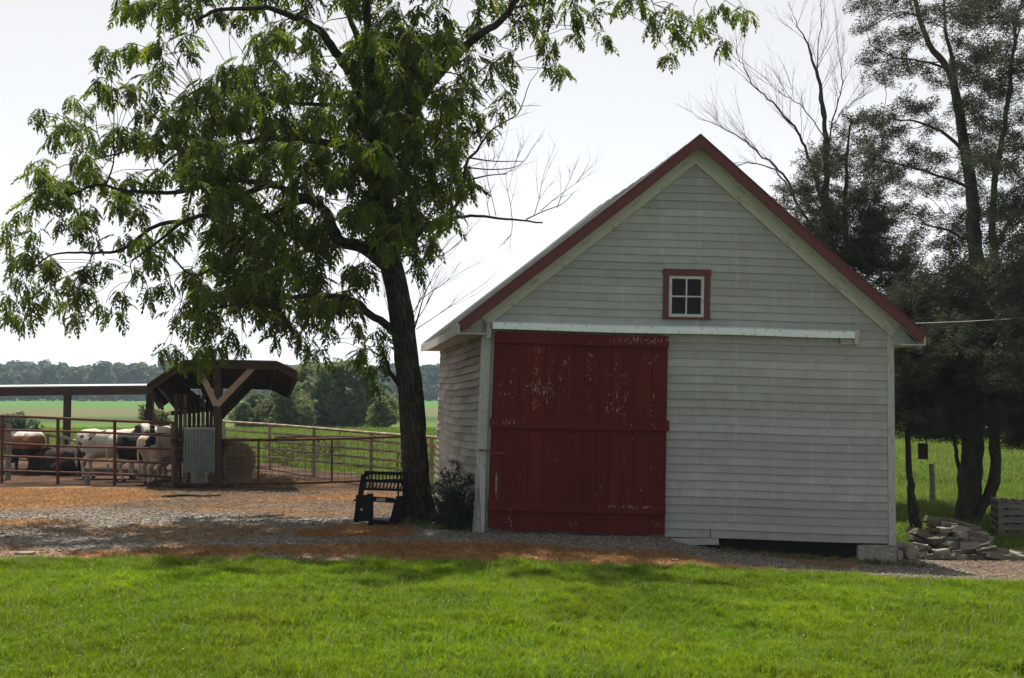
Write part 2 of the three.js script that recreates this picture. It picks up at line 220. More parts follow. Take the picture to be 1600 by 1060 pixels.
// ---------------------------------------------------------------- barn
const ALPHA = Math.atan(285 / F);
{
  const barn = thing('barn', 'weathered white clapboard barn with red sliding door and red-edged gable', 'barn', V(-0.515, 0, -20.6), ALPHA);
  const WID = 6.36, DEP = 7.85, EX = 0.42, EY = 3.0, MX = 3.18, MY = 5.88, OV = 0.28, BASE = 0.12;
  // the old frame has settled: it sinks to the right, its near corner leans and the long wall bows
  const W = p => {
    const k = 0.043 - 0.025 * clamp(p.y / 3.1), w = clamp(-p.z / DEP), f = 1 - clamp(p.x / WID, -0.1, 1);
    const bow = Math.sin(Math.PI * clamp(w * 1.15)) * 0.085 * f * clamp(1.1 - Math.abs(p.y - 1.3) / 2.6), sag = -0.05 * Math.sin(Math.PI * w) * f;
    return V(p.x + 0.12 * p.y / 3.1 * (1 - p.x / WID) - bow, p.y + BASE - k * p.x + sag + 0.006 * Math.sin(p.x * 1.9 + 1) , p.z);
  };
  const slope = (MY - EY) / (MX + EX);                         // rise over run of the roof
  const roofY = x => MY - slope * Math.abs(x - MX);            // top of the roof above x
  const wallTop = x => roofY(x) - 0.1;
  const win = { x0: 2.71, x1: 3.44, y0: 3.154, y1: 3.906 };
  // sheathing of the front, with the window opening
  const sh = new THREE.Shape([[0, 0], [WID, 0], [WID, wallTop(WID)], [MX, wallTop(MX)], [0, wallTop(0)]].map(a => new THREE.Vector2(...a)));
  sh.holes.push(new THREE.Path([[win.x0 + 0.06, win.y0 + 0.05], [win.x0 + 0.06, win.y1 - 0.06], [win.x1 - 0.06, win.y1 - 0.06], [win.x1 - 0.06, win.y0 + 0.05]].map(a => new THREE.Vector2(...a))));
  let sg = new THREE.ExtrudeGeometry(sh, { depth: 0.05, bevelEnabled: false }); sg.translate(0, 0, -0.055); sg = sg.index ? sg.toNonIndexed() : sg;
  { const a = sg.attributes.position; for (let i = 0; i < a.count; i++) { const q = W(V(a.getX(i), a.getY(i), a.getZ(i))); a.setXYZ(i, q.x, q.y, q.z); } sg.computeVertexNormals(); }
  const front = part('front_wall', sg, M.sheath, barn);
  const E = 0.1175;
  const lap = (x0, x1, y, h = E) => { // one clapboard: thin at the top, thick at the butt; slightly uneven
    const t = 0.024 + rr(-0.003, 0.004), dy = rr(-0.004, 0.004), tilt = rr(-0.004, 0.004);
    return (z = 0) => loft([V(x0, y + dy, 0), V(x0, y + dy, t), V(x0, y + h + 0.012, 0.006), V(x0, y + h + 0.012, 0)], [V(x1, y + dy + tilt, 0), V(x1, y + dy + tilt, t + rr(-0.003, 0.003)), V(x1, y + h + 0.012 + tilt, 0.006), V(x1, y + h + 0.012 + tilt, 0)], Math.max(1, Math.round((x1 - x0) / 0.7)), W, x0 + 0.5952 * Math.floor(rnd() * 4), rnd() * 9);
  };
  const doorX0 = 0.14, doorX1 = 2.78;
  for (let i = 0; ; i++) {
    const y = 0.0 + i * E; if (y > wallTop(MX) - 0.1) break;
    let a = 0.105, b = WID - 0.095; const run = (MX - (wallTop(MX) - y - 0.02) / slope); if (y > wallTop(0)) { a = run; b = 2 * MX - run; } else if (y > wallTop(0) - 0.25) { a = 0.03; b = WID - 0.03; }
    a = Math.max(a, run - 0.06); b = Math.min(b, 2 * MX - run + 0.06);
    let spans = [[a, b]];
    if (y < 2.86) spans = [[doorX1 - 0.06, b]];
    if (y < 0.1) spans = [[doorX1 - 0.0, 3.48], [3.5, b]];
    if (y < 2.9) part('siding_board', lap(0.095, doorX0 + 0.02, y)(), sidingMats[i % 12], front);
    if (y < win.y1 && y + E > win.y1) part('siding_board', bx(win.x0 + 0.02, win.x1 - 0.02, win.y1 - 0.03, y + E + 0.008, 0.001, 0.013, 1, W), sidingMats[1], front);
    if (y < win.y0 && y + E > win.y0) part('siding_board', bx(win.x0 + 0.02, win.x1 - 0.02, y, win.y0 + 0.02, 0.001, 0.017, 1, W), sidingMats[4], front);
    if (y + E > win.y0 && y < win.y1) spans = [[a, win.x0 + 0.02], [win.x1 - 0.02, b]];
    for (const [p, q] of spans) {
      if (q - p < 0.05) continue;
      let cuts = [p, q]; if (q - p > 2 && y > 2.9 && rnd() < 0.5) cuts = [p, lerp(p, q, rr(0.25, 0.75)), q];
      for (let k = 1; k < cuts.length; k++) part('siding_board', lap(cuts[k - 1] + (k > 1 ? 0.003 : 0), cuts[k], y)(), sidingMats[Math.floor(rnd() * 12)], front);
    }
  }
  // a strip of the bottom course hangs loose, nail-split wood above the track
  part('loose_board', loft([V(2.82, -0.13, 0.004), V(2.82, -0.13, 0.03), V(2.82, -0.02, 0.012), V(2.82, -0.02, 0)], [V(3.62, -0.1, 0.004), V(3.62, -0.1, 0.03), V(3.62, -0.005, 0.012), V(3.62, -0.005, 0)], 2, W, 1, 2), sidingMats[3], front);
  part('sill_beam', bx(3.3, WID, -0.2, -0.012, -0.3, -0.06, 6, W), M.dark, front);  // near-black colour stands in for the shade of the crawl space
  part('sill_beam', bx(0.06, 2.85, -0.16, 0.0, -0.2, 0.012, 6, W), M.greyWood, front, 'grey weathered sill under the door');
  part('corner_board', by(-0.012, 0.1, -0.02, wallTop(0) - 0.04, -0.002, 0.032, 6, W), M.trim, front);
  part('corner_board', by(WID - 0.1, WID + 0.012, -0.03, wallTop(WID) - 0.04, -0.002, 0.032, 6, W), M.trim, front);
  // door jamb, the trim board that has come away beside it
  part('jamb_board', by(doorX0 - 0.012, doorX0 + 0.05, 0.02, 2.93, 0.022, 0.038, 6, W), M.trim, front);
  part('leaning_trim_board', loft([V(0.075, -0.1, 0.05), V(0.075, -0.1, 0.075), V(0.11, -0.1, 0.075), V(0.11, -0.1, 0.05)].reverse(), [V(-0.02, 0.96, 0.035), V(-0.02, 0.96, 0.06), V(0.09, 0.96, 0.06), V(0.09, 0.96, 0.035)].reverse(), 3, W), M.trim, front, 'loose white trim board splaying at the door corner');
  part('prop_strip', bar(W(V(-0.06, -0.06, 0.1)), W(V(-0.02, 0.62, 0.05)), 0.03, 0.02), M.greyWood, front);
  part('latch_bar', bar(W(V(-0.03, 1.17, 0.085)), W(V(0.24, 1.165, 0.085)), 0.022, 0.022), M.rust, front, 'rusty latch bar');
  // gable trim under the rake, and soffit
  const perp = (x, y, s, d) => { const n = Math.hypot(1, slope); return [x - s * d * slope / n * -1, y - d / n]; };    // d below the roof line, at right angles; s: which slope
  const rake = (side, t0, t1, d0, d1, z0, z1, n = 14) => { const end = t => { const x = side < 0 ? lerp(-EX, MX, t) : lerp(MX * 2 + EX, MX, t), y = lerp(EY, MY, t); return [[d0, z0], [d0, z1], [d1, z1], [d1, z0]].map(([d, z]) => { const nn = Math.hypot(1, slope); let X = x + (side < 0 ? 1 : -1) * d * slope / nn, Y = y - d / nn; if (t >= 0.999) { X = MX; Y = MY - d * nn; } return V(X, Y, z); }); }; const A = end(t0), B = end(t1); return side < 0 ? loft(A, B, n, W, rnd(), rnd()) : loft(A.reverse(), B.reverse(), n, W, rnd(), rnd()); };
  for (const s of [-1, 1]) {
    const mid = s < 0 ? 'roof_slope' : 'roof_slope';
    const deck = part(mid, rake(s, 0, 1, 0.03, 0.062, -DEP - OV + 0.01, OV - 0.01), M.wood, barn);
    for (let z = -DEP - OV, k = 0; z < OV - 0.1; z += 0.76, k++) { // metal sheets with turned-up seams
      const z1 = Math.min(z + 0.757, OV + 0.035);
      part('roof_sheet', mergeGeometries([rake(s, 0.0, 1, 0.012, 0.028, z, z1), rake(s, 0.0, 1, -0.012, 0.0121, z1 - 0.022, z1 - 0.002, 8), rake(s, 0, 1, -0.004, 0.0121, z + 0.37, z + 0.4, 8)]), M.roof, deck);
    }
    part('rake_board', rake(s, 0, 1, 0.0, 0.14, OV, OV + 0.032), M.redTrim, deck, 'red painted rake board');
    part('rake_cap', rake(s, 0, 1, -0.016, 0.0, OV - 0.05, OV + 0.045), M.redTrim, deck);
    part('frieze_board', rake(s, 0.075, 1, 0.08, 0.3, 0.034, 0.056), M.cream, deck, 'cream board under the rake');
    for (let q = 0; q < 3; q++) part('soffit_board', rake(s, 0.0, 1, 0.064, 0.08, OV - 0.09 * (q + 1), OV - 0.09 * q - 0.004), M.cream, deck);
    const ex = s < 0 ? -EX : MX * 2 + EX, sgn = s;
    part('eave_board', loft([V(ex - 0.0 * sgn, EY - 0.15, OV), V(ex - 0.03 * sgn, EY - 0.15, OV), V(ex - 0.03 * sgn, EY + 0.0, OV), V(ex, EY - 0.012, OV)], [V(ex, EY - 0.15, -DEP - OV), V(ex - 0.03 * sgn, EY - 0.15, -DEP - OV), V(ex - 0.03 * sgn, EY, -DEP - OV), V(ex, EY - 0.012, -DEP - OV)], 10, W), M.cream, deck);
    const xa = s < 0 ? -EX + 0.03 : WID + 0.015, xb = s < 0 ? -0.015 : WID + EX - 0.03;
    part('eave_soffit', bx(xa, xb, EY - 0.15, EY - 0.135, -DEP, OV - 0.01, 2, W), M.cream, deck);
    const tri = s < 0 ? [V(xa, EY - 0.133, 0.03), V(xb + 0.1, EY - 0.133, 0.03), V(xb + 0.1, EY + 0.35, 0.03)] : [V(xa - 0.1, EY - 0.133, 0.03), V(xb, EY - 0.133, 0.03), V(xa - 0.1, EY + 0.35, 0.03)];
    part('eave_return', flat(geo(tri.map(W).flatMap(p => [p.x, p.y, p.z]), [0, 1, 2], tri.flatMap(p => [p.x, p.y]))), new THREE.MeshStandardMaterial({ map: trimTex, side: THREE.DoubleSide, roughness: 0.7 }), deck);
  }
  // long left wall: courses of short boards, joints staggered
  const sideBack = part('side_wall', mergeGeometries([loft([V(0.0, -0.02, 0), V(-0.0, wallTop(0), 0), V(0.05, wallTop(0), 0), V(0.05, -0.02, 0)], [V(0.0, -0.02, -DEP), V(0.0, wallTop(0), -DEP), V(0.05, wallTop(0), -DEP), V(0.05, -0.02, -DEP)], 16, W)]), M.sheath, barn);
  const S = 0.117, sideMats = [[1, 0.9, 0.8], [0.85, 0.76, 0.67], [1.1, 1.0, 0.9], [0.72, 0.64, 0.56], [1, 0.91, 0.82], [0.93, 0.85, 0.76]].map((k, i) => std({ map: WT[i % 3], color: col(...k), roughness: 0.8 }));
  for (let i = 0; i * S < wallTop(0) - 0.15; i++) {
    const y = i * S; const cuts = [0.03]; let z = 0.03 + rr(0.35, 1.6); while (z < DEP - 0.5) { cuts.push(z); z += rr(0.8, 1.7); } cuts.push(DEP);
    for (let k = 1; k < cuts.length; k++) {
      const z0 = -cuts[k - 1] - 0.004, z1 = -cuts[k], t = 0.042 + rr(-0.006, 0.008), h = S + 0.012;
      part('siding_board', loft([V(-0.001, y, z0), V(-0.001, y + h, z0), V(-0.007, y + h, z0), V(-t, y, z0)], [V(-0.001, y, z1), V(-0.001, y + h, z1), V(-0.007, y + h, z1), V(-t, y, z1)], 3, W, rnd() * 9, rnd() * 9), sideMats[Math.floor(rnd() * 6)], sideBack);
    }
  }
  part('corner_board', by(-0.034, -0.002, -0.02, wallTop(0) - 0.12, -0.1, 0.03, 6, W), M.trim, sideBack);
  part('corner_board', by(-0.034, -0.002, -0.02, wallTop(0) - 0.12, -DEP - 0.01, -DEP + 0.1, 6, W), M.trim, sideBack);
  // far walls close the building
  part('side_wall', loft([V(WID - 0.05, -0.02, 0), V(WID - 0.05, wallTop(0), 0), V(WID, wallTop(0), 0), V(WID, -0.02, 0)], [V(WID - 0.05, -0.02, -DEP), V(WID - 0.05, wallTop(0), -DEP), V(WID, wallTop(0), -DEP), V(WID, -0.02, -DEP)], 8, W), sidingMats[0], barn);
  { sh.holes = []; let g = new THREE.ExtrudeGeometry(sh, { depth: 0.05, bevelEnabled: false }); g.translate(0, 0, -DEP - 0.005); g = g.index ? g.toNonIndexed() : g; { const a = g.attributes.position; for (let i = 0; i < a.count; i++) { const q = W(V(a.getX(i), a.getY(i), a.getZ(i))); a.setXYZ(i, q.x, q.y, q.z); } g.computeVertexNormals(); } part('back_wall', g, M.sheath, barn); }
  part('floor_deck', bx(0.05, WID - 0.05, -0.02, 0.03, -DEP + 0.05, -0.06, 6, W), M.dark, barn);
  // foundation: corner stone, pier, closed on the other sides
  const stoneBlock = (x0, x1, y0, y1, z0, z1) => { const g = new THREE.BoxGeometry(x1 - x0, y1 - y0, z1 - z0, 5, 3, 3); const a = g.attributes.position; for (let i = 0; i < a.count; i++) { const p = V(a.getX(i), a.getY(i), a.getZ(i)); const n = fbm(p.x * 7 + x0 * 9 + 40, p.y * 7 + p.z * 5 + 40, 3) - 0.5; p.multiplyScalar(1 + 0.14 * n); a.setXYZ(i, p.x + (x0 + x1) / 2, p.y + (y0 + y1) / 2, p.z + (z0 + z1) / 2); } g.computeVertexNormals(); return g; };
  part('foundation_block', stoneBlock(5.78, 6.4, -0.62, -0.165, -0.45, 0.0), M.stone, barn, 'pale concrete block under the barn corner');
  part('foundation_block', stoneBlock(4.82, 5.12, -0.6, -0.2, -0.5, -0.12), M.stone, barn);
  part('foundation_block', stoneBlock(0, 3.05, -0.4, -0.06, -0.4, -0.03), M.stone, barn);
  part('foundation_block', stoneBlock(0.05, 0.4, -0.4, 0.1, -DEP, -0.45), M.stone, barn);
  part('foundation_block', stoneBlock(5.95, 6.3, -0.6, -0.16, -DEP, -0.5), M.stone, barn);
  part('foundation_block', stoneBlock(0.45, 5.9, -0.5, -0.02, -DEP, -DEP + 0.4), M.stone, barn);
  // sliding door: upright planks, three ledges, flecks of lost paint
  const DX = doorX1 - doorX0;
  const fleck = rngOf(5), marks = []; const fr = (a, b) => a + (b - a) * fleck();
  for (const [cx, cy, sx, sy, n] of [[0.24, 0.78, 0.03, 0.09, 60], [0.29, 0.71, 0.05, 0.03, 60], [0.37, 0.74, 0.05, 0.05, 50], [0.41, 0.85, 0.01, 0.03, 22], [0.24, 0.63, 0.015, 0.02, 22], [0.07, 0.74, 0.03, 0.06, 24], [0.55, 0.8, 0.012, 0.08, 26], [0.7, 0.72, 0.02, 0.08, 32], [0.76, 0.7, 0.02, 0.08, 34], [0.91, 0.62, 0.008, 0.06, 20], [0.9, 0.86, 0.02, 0.02, 18], [0.67, 0.62, 0.01, 0.03, 16], [0.75, 0.61, 0.01, 0.02, 14], [0.35, 0.35, 0.05, 0.03, 8], [0.05, 0.22, 0.01, 0.07, 22], [0.12, 0.06, 0.01, 0.03, 12], [0.48, 0.05, 0.03, 0.02, 10], [0.94, 0.05, 0.02, 0.02, 16], [0.9, 0.3, 0.01, 0.05, 8], [0.5, 0.5, 0.4, 0.3, 40], [0.85, 0.968, 0.1, 0.008, 130], [0.8, 0.145, 0.12, 0.004, 60], [0.1, 0.545, 0.06, 0.006, 40]])
    for (let k = 0; k < n * 0.6; k++) { const g = () => (fleck() + fleck() + fleck() - 1.5) * 1.3; marks.push([cx + g() * sx * 1.4, cy + g() * sy * 1.4, fr(0.0008, 0.0034), fr(0.002, 0.010), fleck() < 0.7 ? [0.46, 0.43, 0.38] : [0.28, 0.2, 0.17]]); }
  const dw = 1024, dh = 1024, fl = new Uint8Array(dw * dh);
  marks.forEach(([x, y, a, b], q) => { for (let j = Math.floor((y - b) * dh); j <= (y + b) * dh; j++) for (let i = Math.floor((x - a) * dw); i <= (x + a) * dw; i++) { if (i < 0 || j < 0 || i >= dw || j >= dh) continue; const e = Math.hypot((i / dw - x) / a, (j / dh - y) / b) + 0.7 * (noise(i * 0.35, j * 0.16) - 0.5); if (e < 0.85) fl[j * dw + i] = marks[q][4][0] > 0.4 ? 2 : 1; } });
  const doorTex = tex(dw, dh, (u, v, i, j) => { const f = fl[j * dw + i], s = 0.78 + 0.3 * fbm(u * 60, v * 5, 4) + 0.25 * (fbm(u * 4 + 7, v * 4, 3) - 0.5) + 0.08 * (hash(i, j) - 0.5); return f === 2 ? [0.3 * s, 0.27 * s, 0.24 * s] : f ? [0.16 * s, 0.09 * s, 0.075 * s] : [0.098 * s, 0.0165 * s, 0.013 * s]; }, { repeat: false });
  const doorMat = std({ map: doorTex, roughness: 0.9 }), plankMats = [0.93, 1, 1.06, 0.97].map(k => std({ map: doorTex, roughness: 0.9, color: col(k, k, k) }));
  const doorUV = g => { const p = g.attributes.position, u = g.attributes.uv; for (let i = 0; i < p.count; i++) u.setXY(i, clamp((p.getX(i) - doorX0) / DX, 0.002, 0.998), clamp((p.getY(i) - 0.0) / 2.92, 0.002, 0.998)); return g; };
  const bend = g => { const a = g.attributes.position; for (let i = 0; i < a.count; i++) { const q = W(V(a.getX(i), a.getY(i), a.getZ(i))); a.setXYZ(i, q.x, q.y, q.z); } g.computeVertexNormals(); return g; };
  const raw = p => p;
  const door = part('sliding_door', bend(doorUV(by(doorX0 + 0.02, doorX1 - 0.02, 0.06, 2.86, 0.07, 0.082, 6, raw))), M.red, barn, 'dark red sliding door with flaking paint');
  let px = doorX0; while (px < doorX1 - 0.05) { const w = Math.min(rr(0.17, 0.27), doorX1 - px), z = 0.082 + rr(0.0, 0.007), e = doorX1 - px - w < 0.08 ? doorX1 : px + w; part('plank', bend(doorUV(by(px + 0.0022, e - 0.0022, 0.03 + rr(-0.012, 0.012), 2.88, z, z + 0.02, 6, raw))), plankMats[Math.floor(rnd() * 4)], door); px = e; }
  const ledge = (x0, x1, y0, y1, y2, y3, t = 0.034) => part('ledge', bend(doorUV(loft([V(x0, y0, 0.108), V(x0, y0, 0.108 + t), V(x0, y1, 0.108 + t), V(x0, y1, 0.108)], [V(x1, y2, 0.108), V(x1, y2, 0.108 + t), V(x1, y3, 0.108 + t), V(x1, y3, 0.108)], 6, raw))), doorMat, door);
  ledge(doorX0 - 0.002, doorX1 + 0.004, 2.74, 2.9, 2.74, 2.9); ledge(doorX0 - 0.02, doorX1 + 0.03, 1.5, 1.64, 1.53, 1.68); ledge(doorX0 - 0.01, doorX1 - 0.0, 0.3, 0.44, 0.33, 0.46);
  part('hasp', bx(0.2, 0.38, 1.12, 1.15, 0.112, 0.125, 1, W), M.rust, door); part('pull_slot', by(0.235, 0.262, 0.55, 0.82, 0.108, 0.118, 1, W), M.greyWood, door);
  // track cover
  const track = part('door_track', loft([V(0.1, 2.94, 0.03), V(0.1, 2.935, 0.17), V(0.1, 3.03, 0.17), V(0.1, 3.06, 0.03)], [V(5.69, 2.945, 0.03), V(5.69, 2.94, 0.17), V(5.69, 3.035, 0.17), V(5.69, 3.065, 0.03)], 16, W, 0, 0), M.track, barn, 'pale metal cover over the door track');
  part('end_block', by(5.7, 5.78, 2.86, 3.06, 0.03, 0.13, 2, W), M.trim, track); part('end_block', bx(5.5, 5.699, 2.855, 2.93, 0.03, 0.08, 1, W), M.trim, track); part('end_block', by(0.02, 0.095, 2.8, 3.04, 0.034, 0.1, 2, W), M.trim, track);
  part('joint_strap', by(2.62, 2.66, 2.932, 3.03, 0.171, 0.174, 1, W), M.track, track); part('joint_strap', by(4.1, 4.13, 2.935, 3.035, 0.171, 0.174, 1, W), M.track, track);
  // gable window
  const { x0, x1, y0, y1 } = win;
  const wn = part('window', mergeGeometries([bx(x0 - 0.012, x1 + 0.012, y1 - 0.095, y1, 0.02, 0.052, 1, W), by(x0, x0 + 0.085, y0 + 0.032, y1 - 0.096, 0.02, 0.046, 1, W), by(x1 - 0.085, x1, y0 + 0.032, y1 - 0.096, 0.02, 0.046, 1, W), bx(x0 - 0.012, x1 + 0.012, y0, y0 + 0.031, 0.02, 0.06, 1, W)]), M.redTrim, barn, 'small gable window in a red surround');
  const sx0 = x0 + 0.09, sx1 = x1 - 0.09, sy0 = y0 + 0.036, sy1 = y1 - 0.1, mw = 0.045, white = std({ map: trimTex, color: col(1.25, 1.28, 1.25), roughness: 0.6 });
  part('sash', mergeGeometries([bx(sx0, sx1, sy0, sy0 + mw, -0.02, 0.03, 1, W), bx(sx0, sx1, sy1 - mw, sy1, -0.02, 0.03, 1, W), by(sx0, sx0 + mw, sy0 + mw, sy1 - mw, -0.02, 0.03, 1, W), by(sx1 - mw, sx1, sy0 + mw, sy1 - mw, -0.02, 0.03, 1, W)]), white, wn, 'white sash');
  const cx = (sx0 + sx1) / 2, cy = (sy0 + sy1) / 2;
  part('muntin', by(cx - 0.011, cx + 0.011, sy0 + mw, sy1 - mw, -0.01, 0.022, 1, W), white, wn);
  for (const [a, b] of [[sx0 + mw, cx - 0.011], [cx + 0.011, sx1 - mw]]) part('muntin', bx(a, b, cy - 0.011, cy + 0.011, -0.01, 0.02, 1, W), white, wn);
  const glass = new THREE.MeshPhysicalMaterial({ color: col(0.55, 0.58, 0.56), transmission: 1, roughness: 0.06, thickness: 0, ior: 1.35, specularIntensity: 0.6, side: THREE.DoubleSide });
  for (const [a, b] of [[sx0 + mw, cx - 0.011], [cx + 0.011, sx1 - mw]]) for (const [c, d] of [[sy0 + mw, cy - 0.011], [cy + 0.011, sy1 - mw]]) { const q = [V(a, c, 0.002), V(b, c, 0.002 + rr(-0.003, 0.003)), V(b, d, 0.002), V(a, d, 0.002)].map(W); part('pane', flat(geo(q.flatMap(p => [p.x, p.y, p.z]), [0, 1, 2, 0, 2, 3], [0, 0, 1, 0, 1, 1, 0, 1])), glass, wn); }
}
{ // the service wire to the barn's right corner
  const a = P(1338, 507, 21.2), b = P(1700, 488, 26), pts = []; for (let i = 0; i <= 16; i++) { const t = i / 16, p = a.clone().lerp(b, t); p.y -= 0.12 * t * (1 - t) * 4 * 0.4; pts.push(p); }
  solo('service_wire', tube(pts, pts.map(() => 0.006), 5), std({ color: col(0.5, 0.5, 0.48) }), 'thin pale wire running from the barn gable past the cedars', 'wire');
}

// ---------------------------------------------------------------- leaves and trees
// a compound leaf: leaflets in pairs along a drooping stalk that starts at the origin and runs along +x
function compoundLeaf(n, len, lw, droop, seed) {
  const r = rngOf(seed), pos = [], idx = [];
  const at = t => V(len * t * (1 - 0.18 * t), -droop * len * t * t, 0.02 * Math.sin(t * 5 + seed));
  const tri = (a, b, c) => { const k = pos.length / 3; for (const p of [a, b, c]) pos.push(p.x, p.y, p.z); idx.push(k, k + 1, k + 2); };
  for (let i = 0; i < 6; i++) { const a = at(i / 6), b = at((i + 1) / 6), w = 0.0035; tri(a.clone().add(V(0, w, 0)), a.clone().add(V(0, -w, 0)), b); }
  const leaflet = (p, dir, L) => { const up = V(0, 1, 0), s = dir.clone().cross(up).normalize(), m1 = p.clone().addScaledVector(dir, L * 0.35), m2 = p.clone().addScaledVector(dir, L * 0.7).add(V(0, -0.008 * L / 0.08, 0)), e = p.clone().addScaledVector(dir, L).add(V(0, -0.18 * L, 0)), w = lw * L / 0.09; const lift = V(0, 0.25 * w, 0);
    const a = m1.clone().addScaledVector(s, w).add(lift), b = m1.clone().addScaledVector(s, -w).add(lift), c = m2.clone().addScaledVector(s, w * 0.72).add(lift), d = m2.clone().addScaledVector(s, -w * 0.72).add(lift);
    tri(p, a, m2); tri(p, m2, b); tri(a, c, m2); tri(b, m2, d); tri(c, e, m2); tri(d, m2, e); };
  for (let i = 0; i < n; i++) { const t = 0.2 + 0.78 * i / (n - 1), p = at(t); for (const s of [-1, 1]) { const a = (62 - 30 * t + (r() - 0.5) * 24) * R2; leaflet(p, V(Math.cos(a), -0.35 - 0.3 * r(), s * Math.sin(a)).normalize(), (0.06 + 0.05 * Math.sin(Math.PI * t)) * (0.85 + 0.4 * r())); } }
  leaflet(at(1), V(0.8, -0.6, 0).normalize(), 0.08);
  const g = geo(pos, idx); g.computeVertexNormals(); return g;
}
// a flat spray of scale foliage (juniper) or small leaves, along +x
function spray(n, len, leaf, wid, seed, thick = 0.3) {
  const r = rngOf(seed), pos = [], idx = [];
  for (let i = 0; i < n; i++) { const t = Math.pow(r(), 0.8), a = (r() - 0.5) * 2.2, b = (r() - 0.5) * 1.4, p = V(len * t, (r() - 0.5) * len * thick, (r() - 0.5) * len * 0.7 * (1 - 0.5 * t)), d = V(Math.cos(a) * Math.cos(b), Math.sin(b), Math.sin(a) * Math.cos(b)), s = V(r() - 0.5, r() - 0.5, r() - 0.5).cross(d).normalize().multiplyScalar(wid * (0.7 + 0.6 * r())), L = leaf * (0.6 + 0.8 * r()), m = p.clone().addScaledVector(d, L * 0.45), e = p.clone().addScaledVector(d, L), k = pos.length / 3;
    for (const q of [p, m.clone().add(s), e, m.clone().sub(s)]) pos.push(q.x, q.y, q.z); idx.push(k, k + 1, k + 2, k, k + 2, k + 3); }
  const g = geo(pos, idx); g.computeVertexNormals(); return g;
}
// skeleton that grows: limbs are polylines; reach() joins a far point to the nearest suitable spot on what has grown
class Skeleton {
  constructor(seg = 6) { this.nodes = []; this.geos = []; this.thin = []; this.seg = seg; }
  limb(pts, r0, r1, per = 4, seg, wob = 0) { const c = smooth(pts, per); const n = c.length; c.forEach((p, i) => { if (wob && i && i < n - 1) p.add(V(rr(-wob, wob), rr(-wob, wob), rr(-wob, wob))); }); const rad = c.map((_, i) => lerp(r0, r1, Math.pow(i / (n - 1), 0.8))); this.geos.push(tube(c, rad, seg || this.seg, true, r0 > 0.1 ? 0.35 : 0)); c.forEach((p, i) => this.nodes.push({ p, r: rad[i] })); return c; }
  reach(q, rTip, root, minR = 0) {
    let best = null, bd = 1e9; for (const n of this.nodes) { if (n.r < minR) continue; const d = n.p.distanceTo(q), pen = Math.max(0, n.p.distanceTo(root) - q.distanceTo(root)); const e = d + pen * 1.6 + (n.p.y > q.y ? 0.25 * (n.p.y - q.y) : 0); if (e < bd) { bd = e; best = n; } }
    const a = best.p, d = a.distanceTo(q); if (d < 0.05) return; const m1 = a.clone().lerp(q, 0.35).add(V(rr(-0.1, 0.1) * d, rr(0, 0.16) * d, rr(-0.1, 0.1) * d)), m2 = a.clone().lerp(q, 0.7).add(V(rr(-0.08, 0.08) * d, rr(0, 0.14) * d, rr(-0.08, 0.08) * d));
    this.limb([a, m1, m2, q], Math.min(best.r * 0.75, Math.max(rTip * 1.3, 0.006 + 0.011 * d)), rTip, 3, 5);
  }
  twigs(from, dir, len, r, depth, bend = 0.5) { // bare forking twigs
    const n = 3, pts = [from]; let d = dir.clone().normalize(), p = from; for (let i = 0; i < n; i++) { d.add(V(rr(-bend, bend) * 0.4, rr(-0.1, bend * 0.5) * 0.4, rr(-bend, bend) * 0.4)).normalize(); p = p.clone().addScaledVector(d, len / n); pts.push(p); }
    this.geos.push(tube(pts, pts.map((_, i) => r * (1 - 0.6 * i / n)), r > 0.012 ? 5 : 3, false));
    if (depth > 0) for (let k = 0; k < (depth > 1 ? 4 : 3); k++) { const t = 1 + Math.floor(rnd() * n), b = V(rr(-1, 1), rr(-0.3, 0.9), rr(-1, 1)); this.twigs(pts[t], d.clone().multiplyScalar(1.1).addScaledVector(b, 0.7), len * rr(0.45, 0.72), r * 0.5, depth - 1, bend); }
  }
  build(name, mat, parent) { return part(name, mergeGeometries(this.geos), mat, parent); }
}
const pl = (list, D0, dD = 0) => list.map(([x, y, d], i) => P(x, y, D0 + (d === undefined ? dD * i / (list.length - 1) : d)));

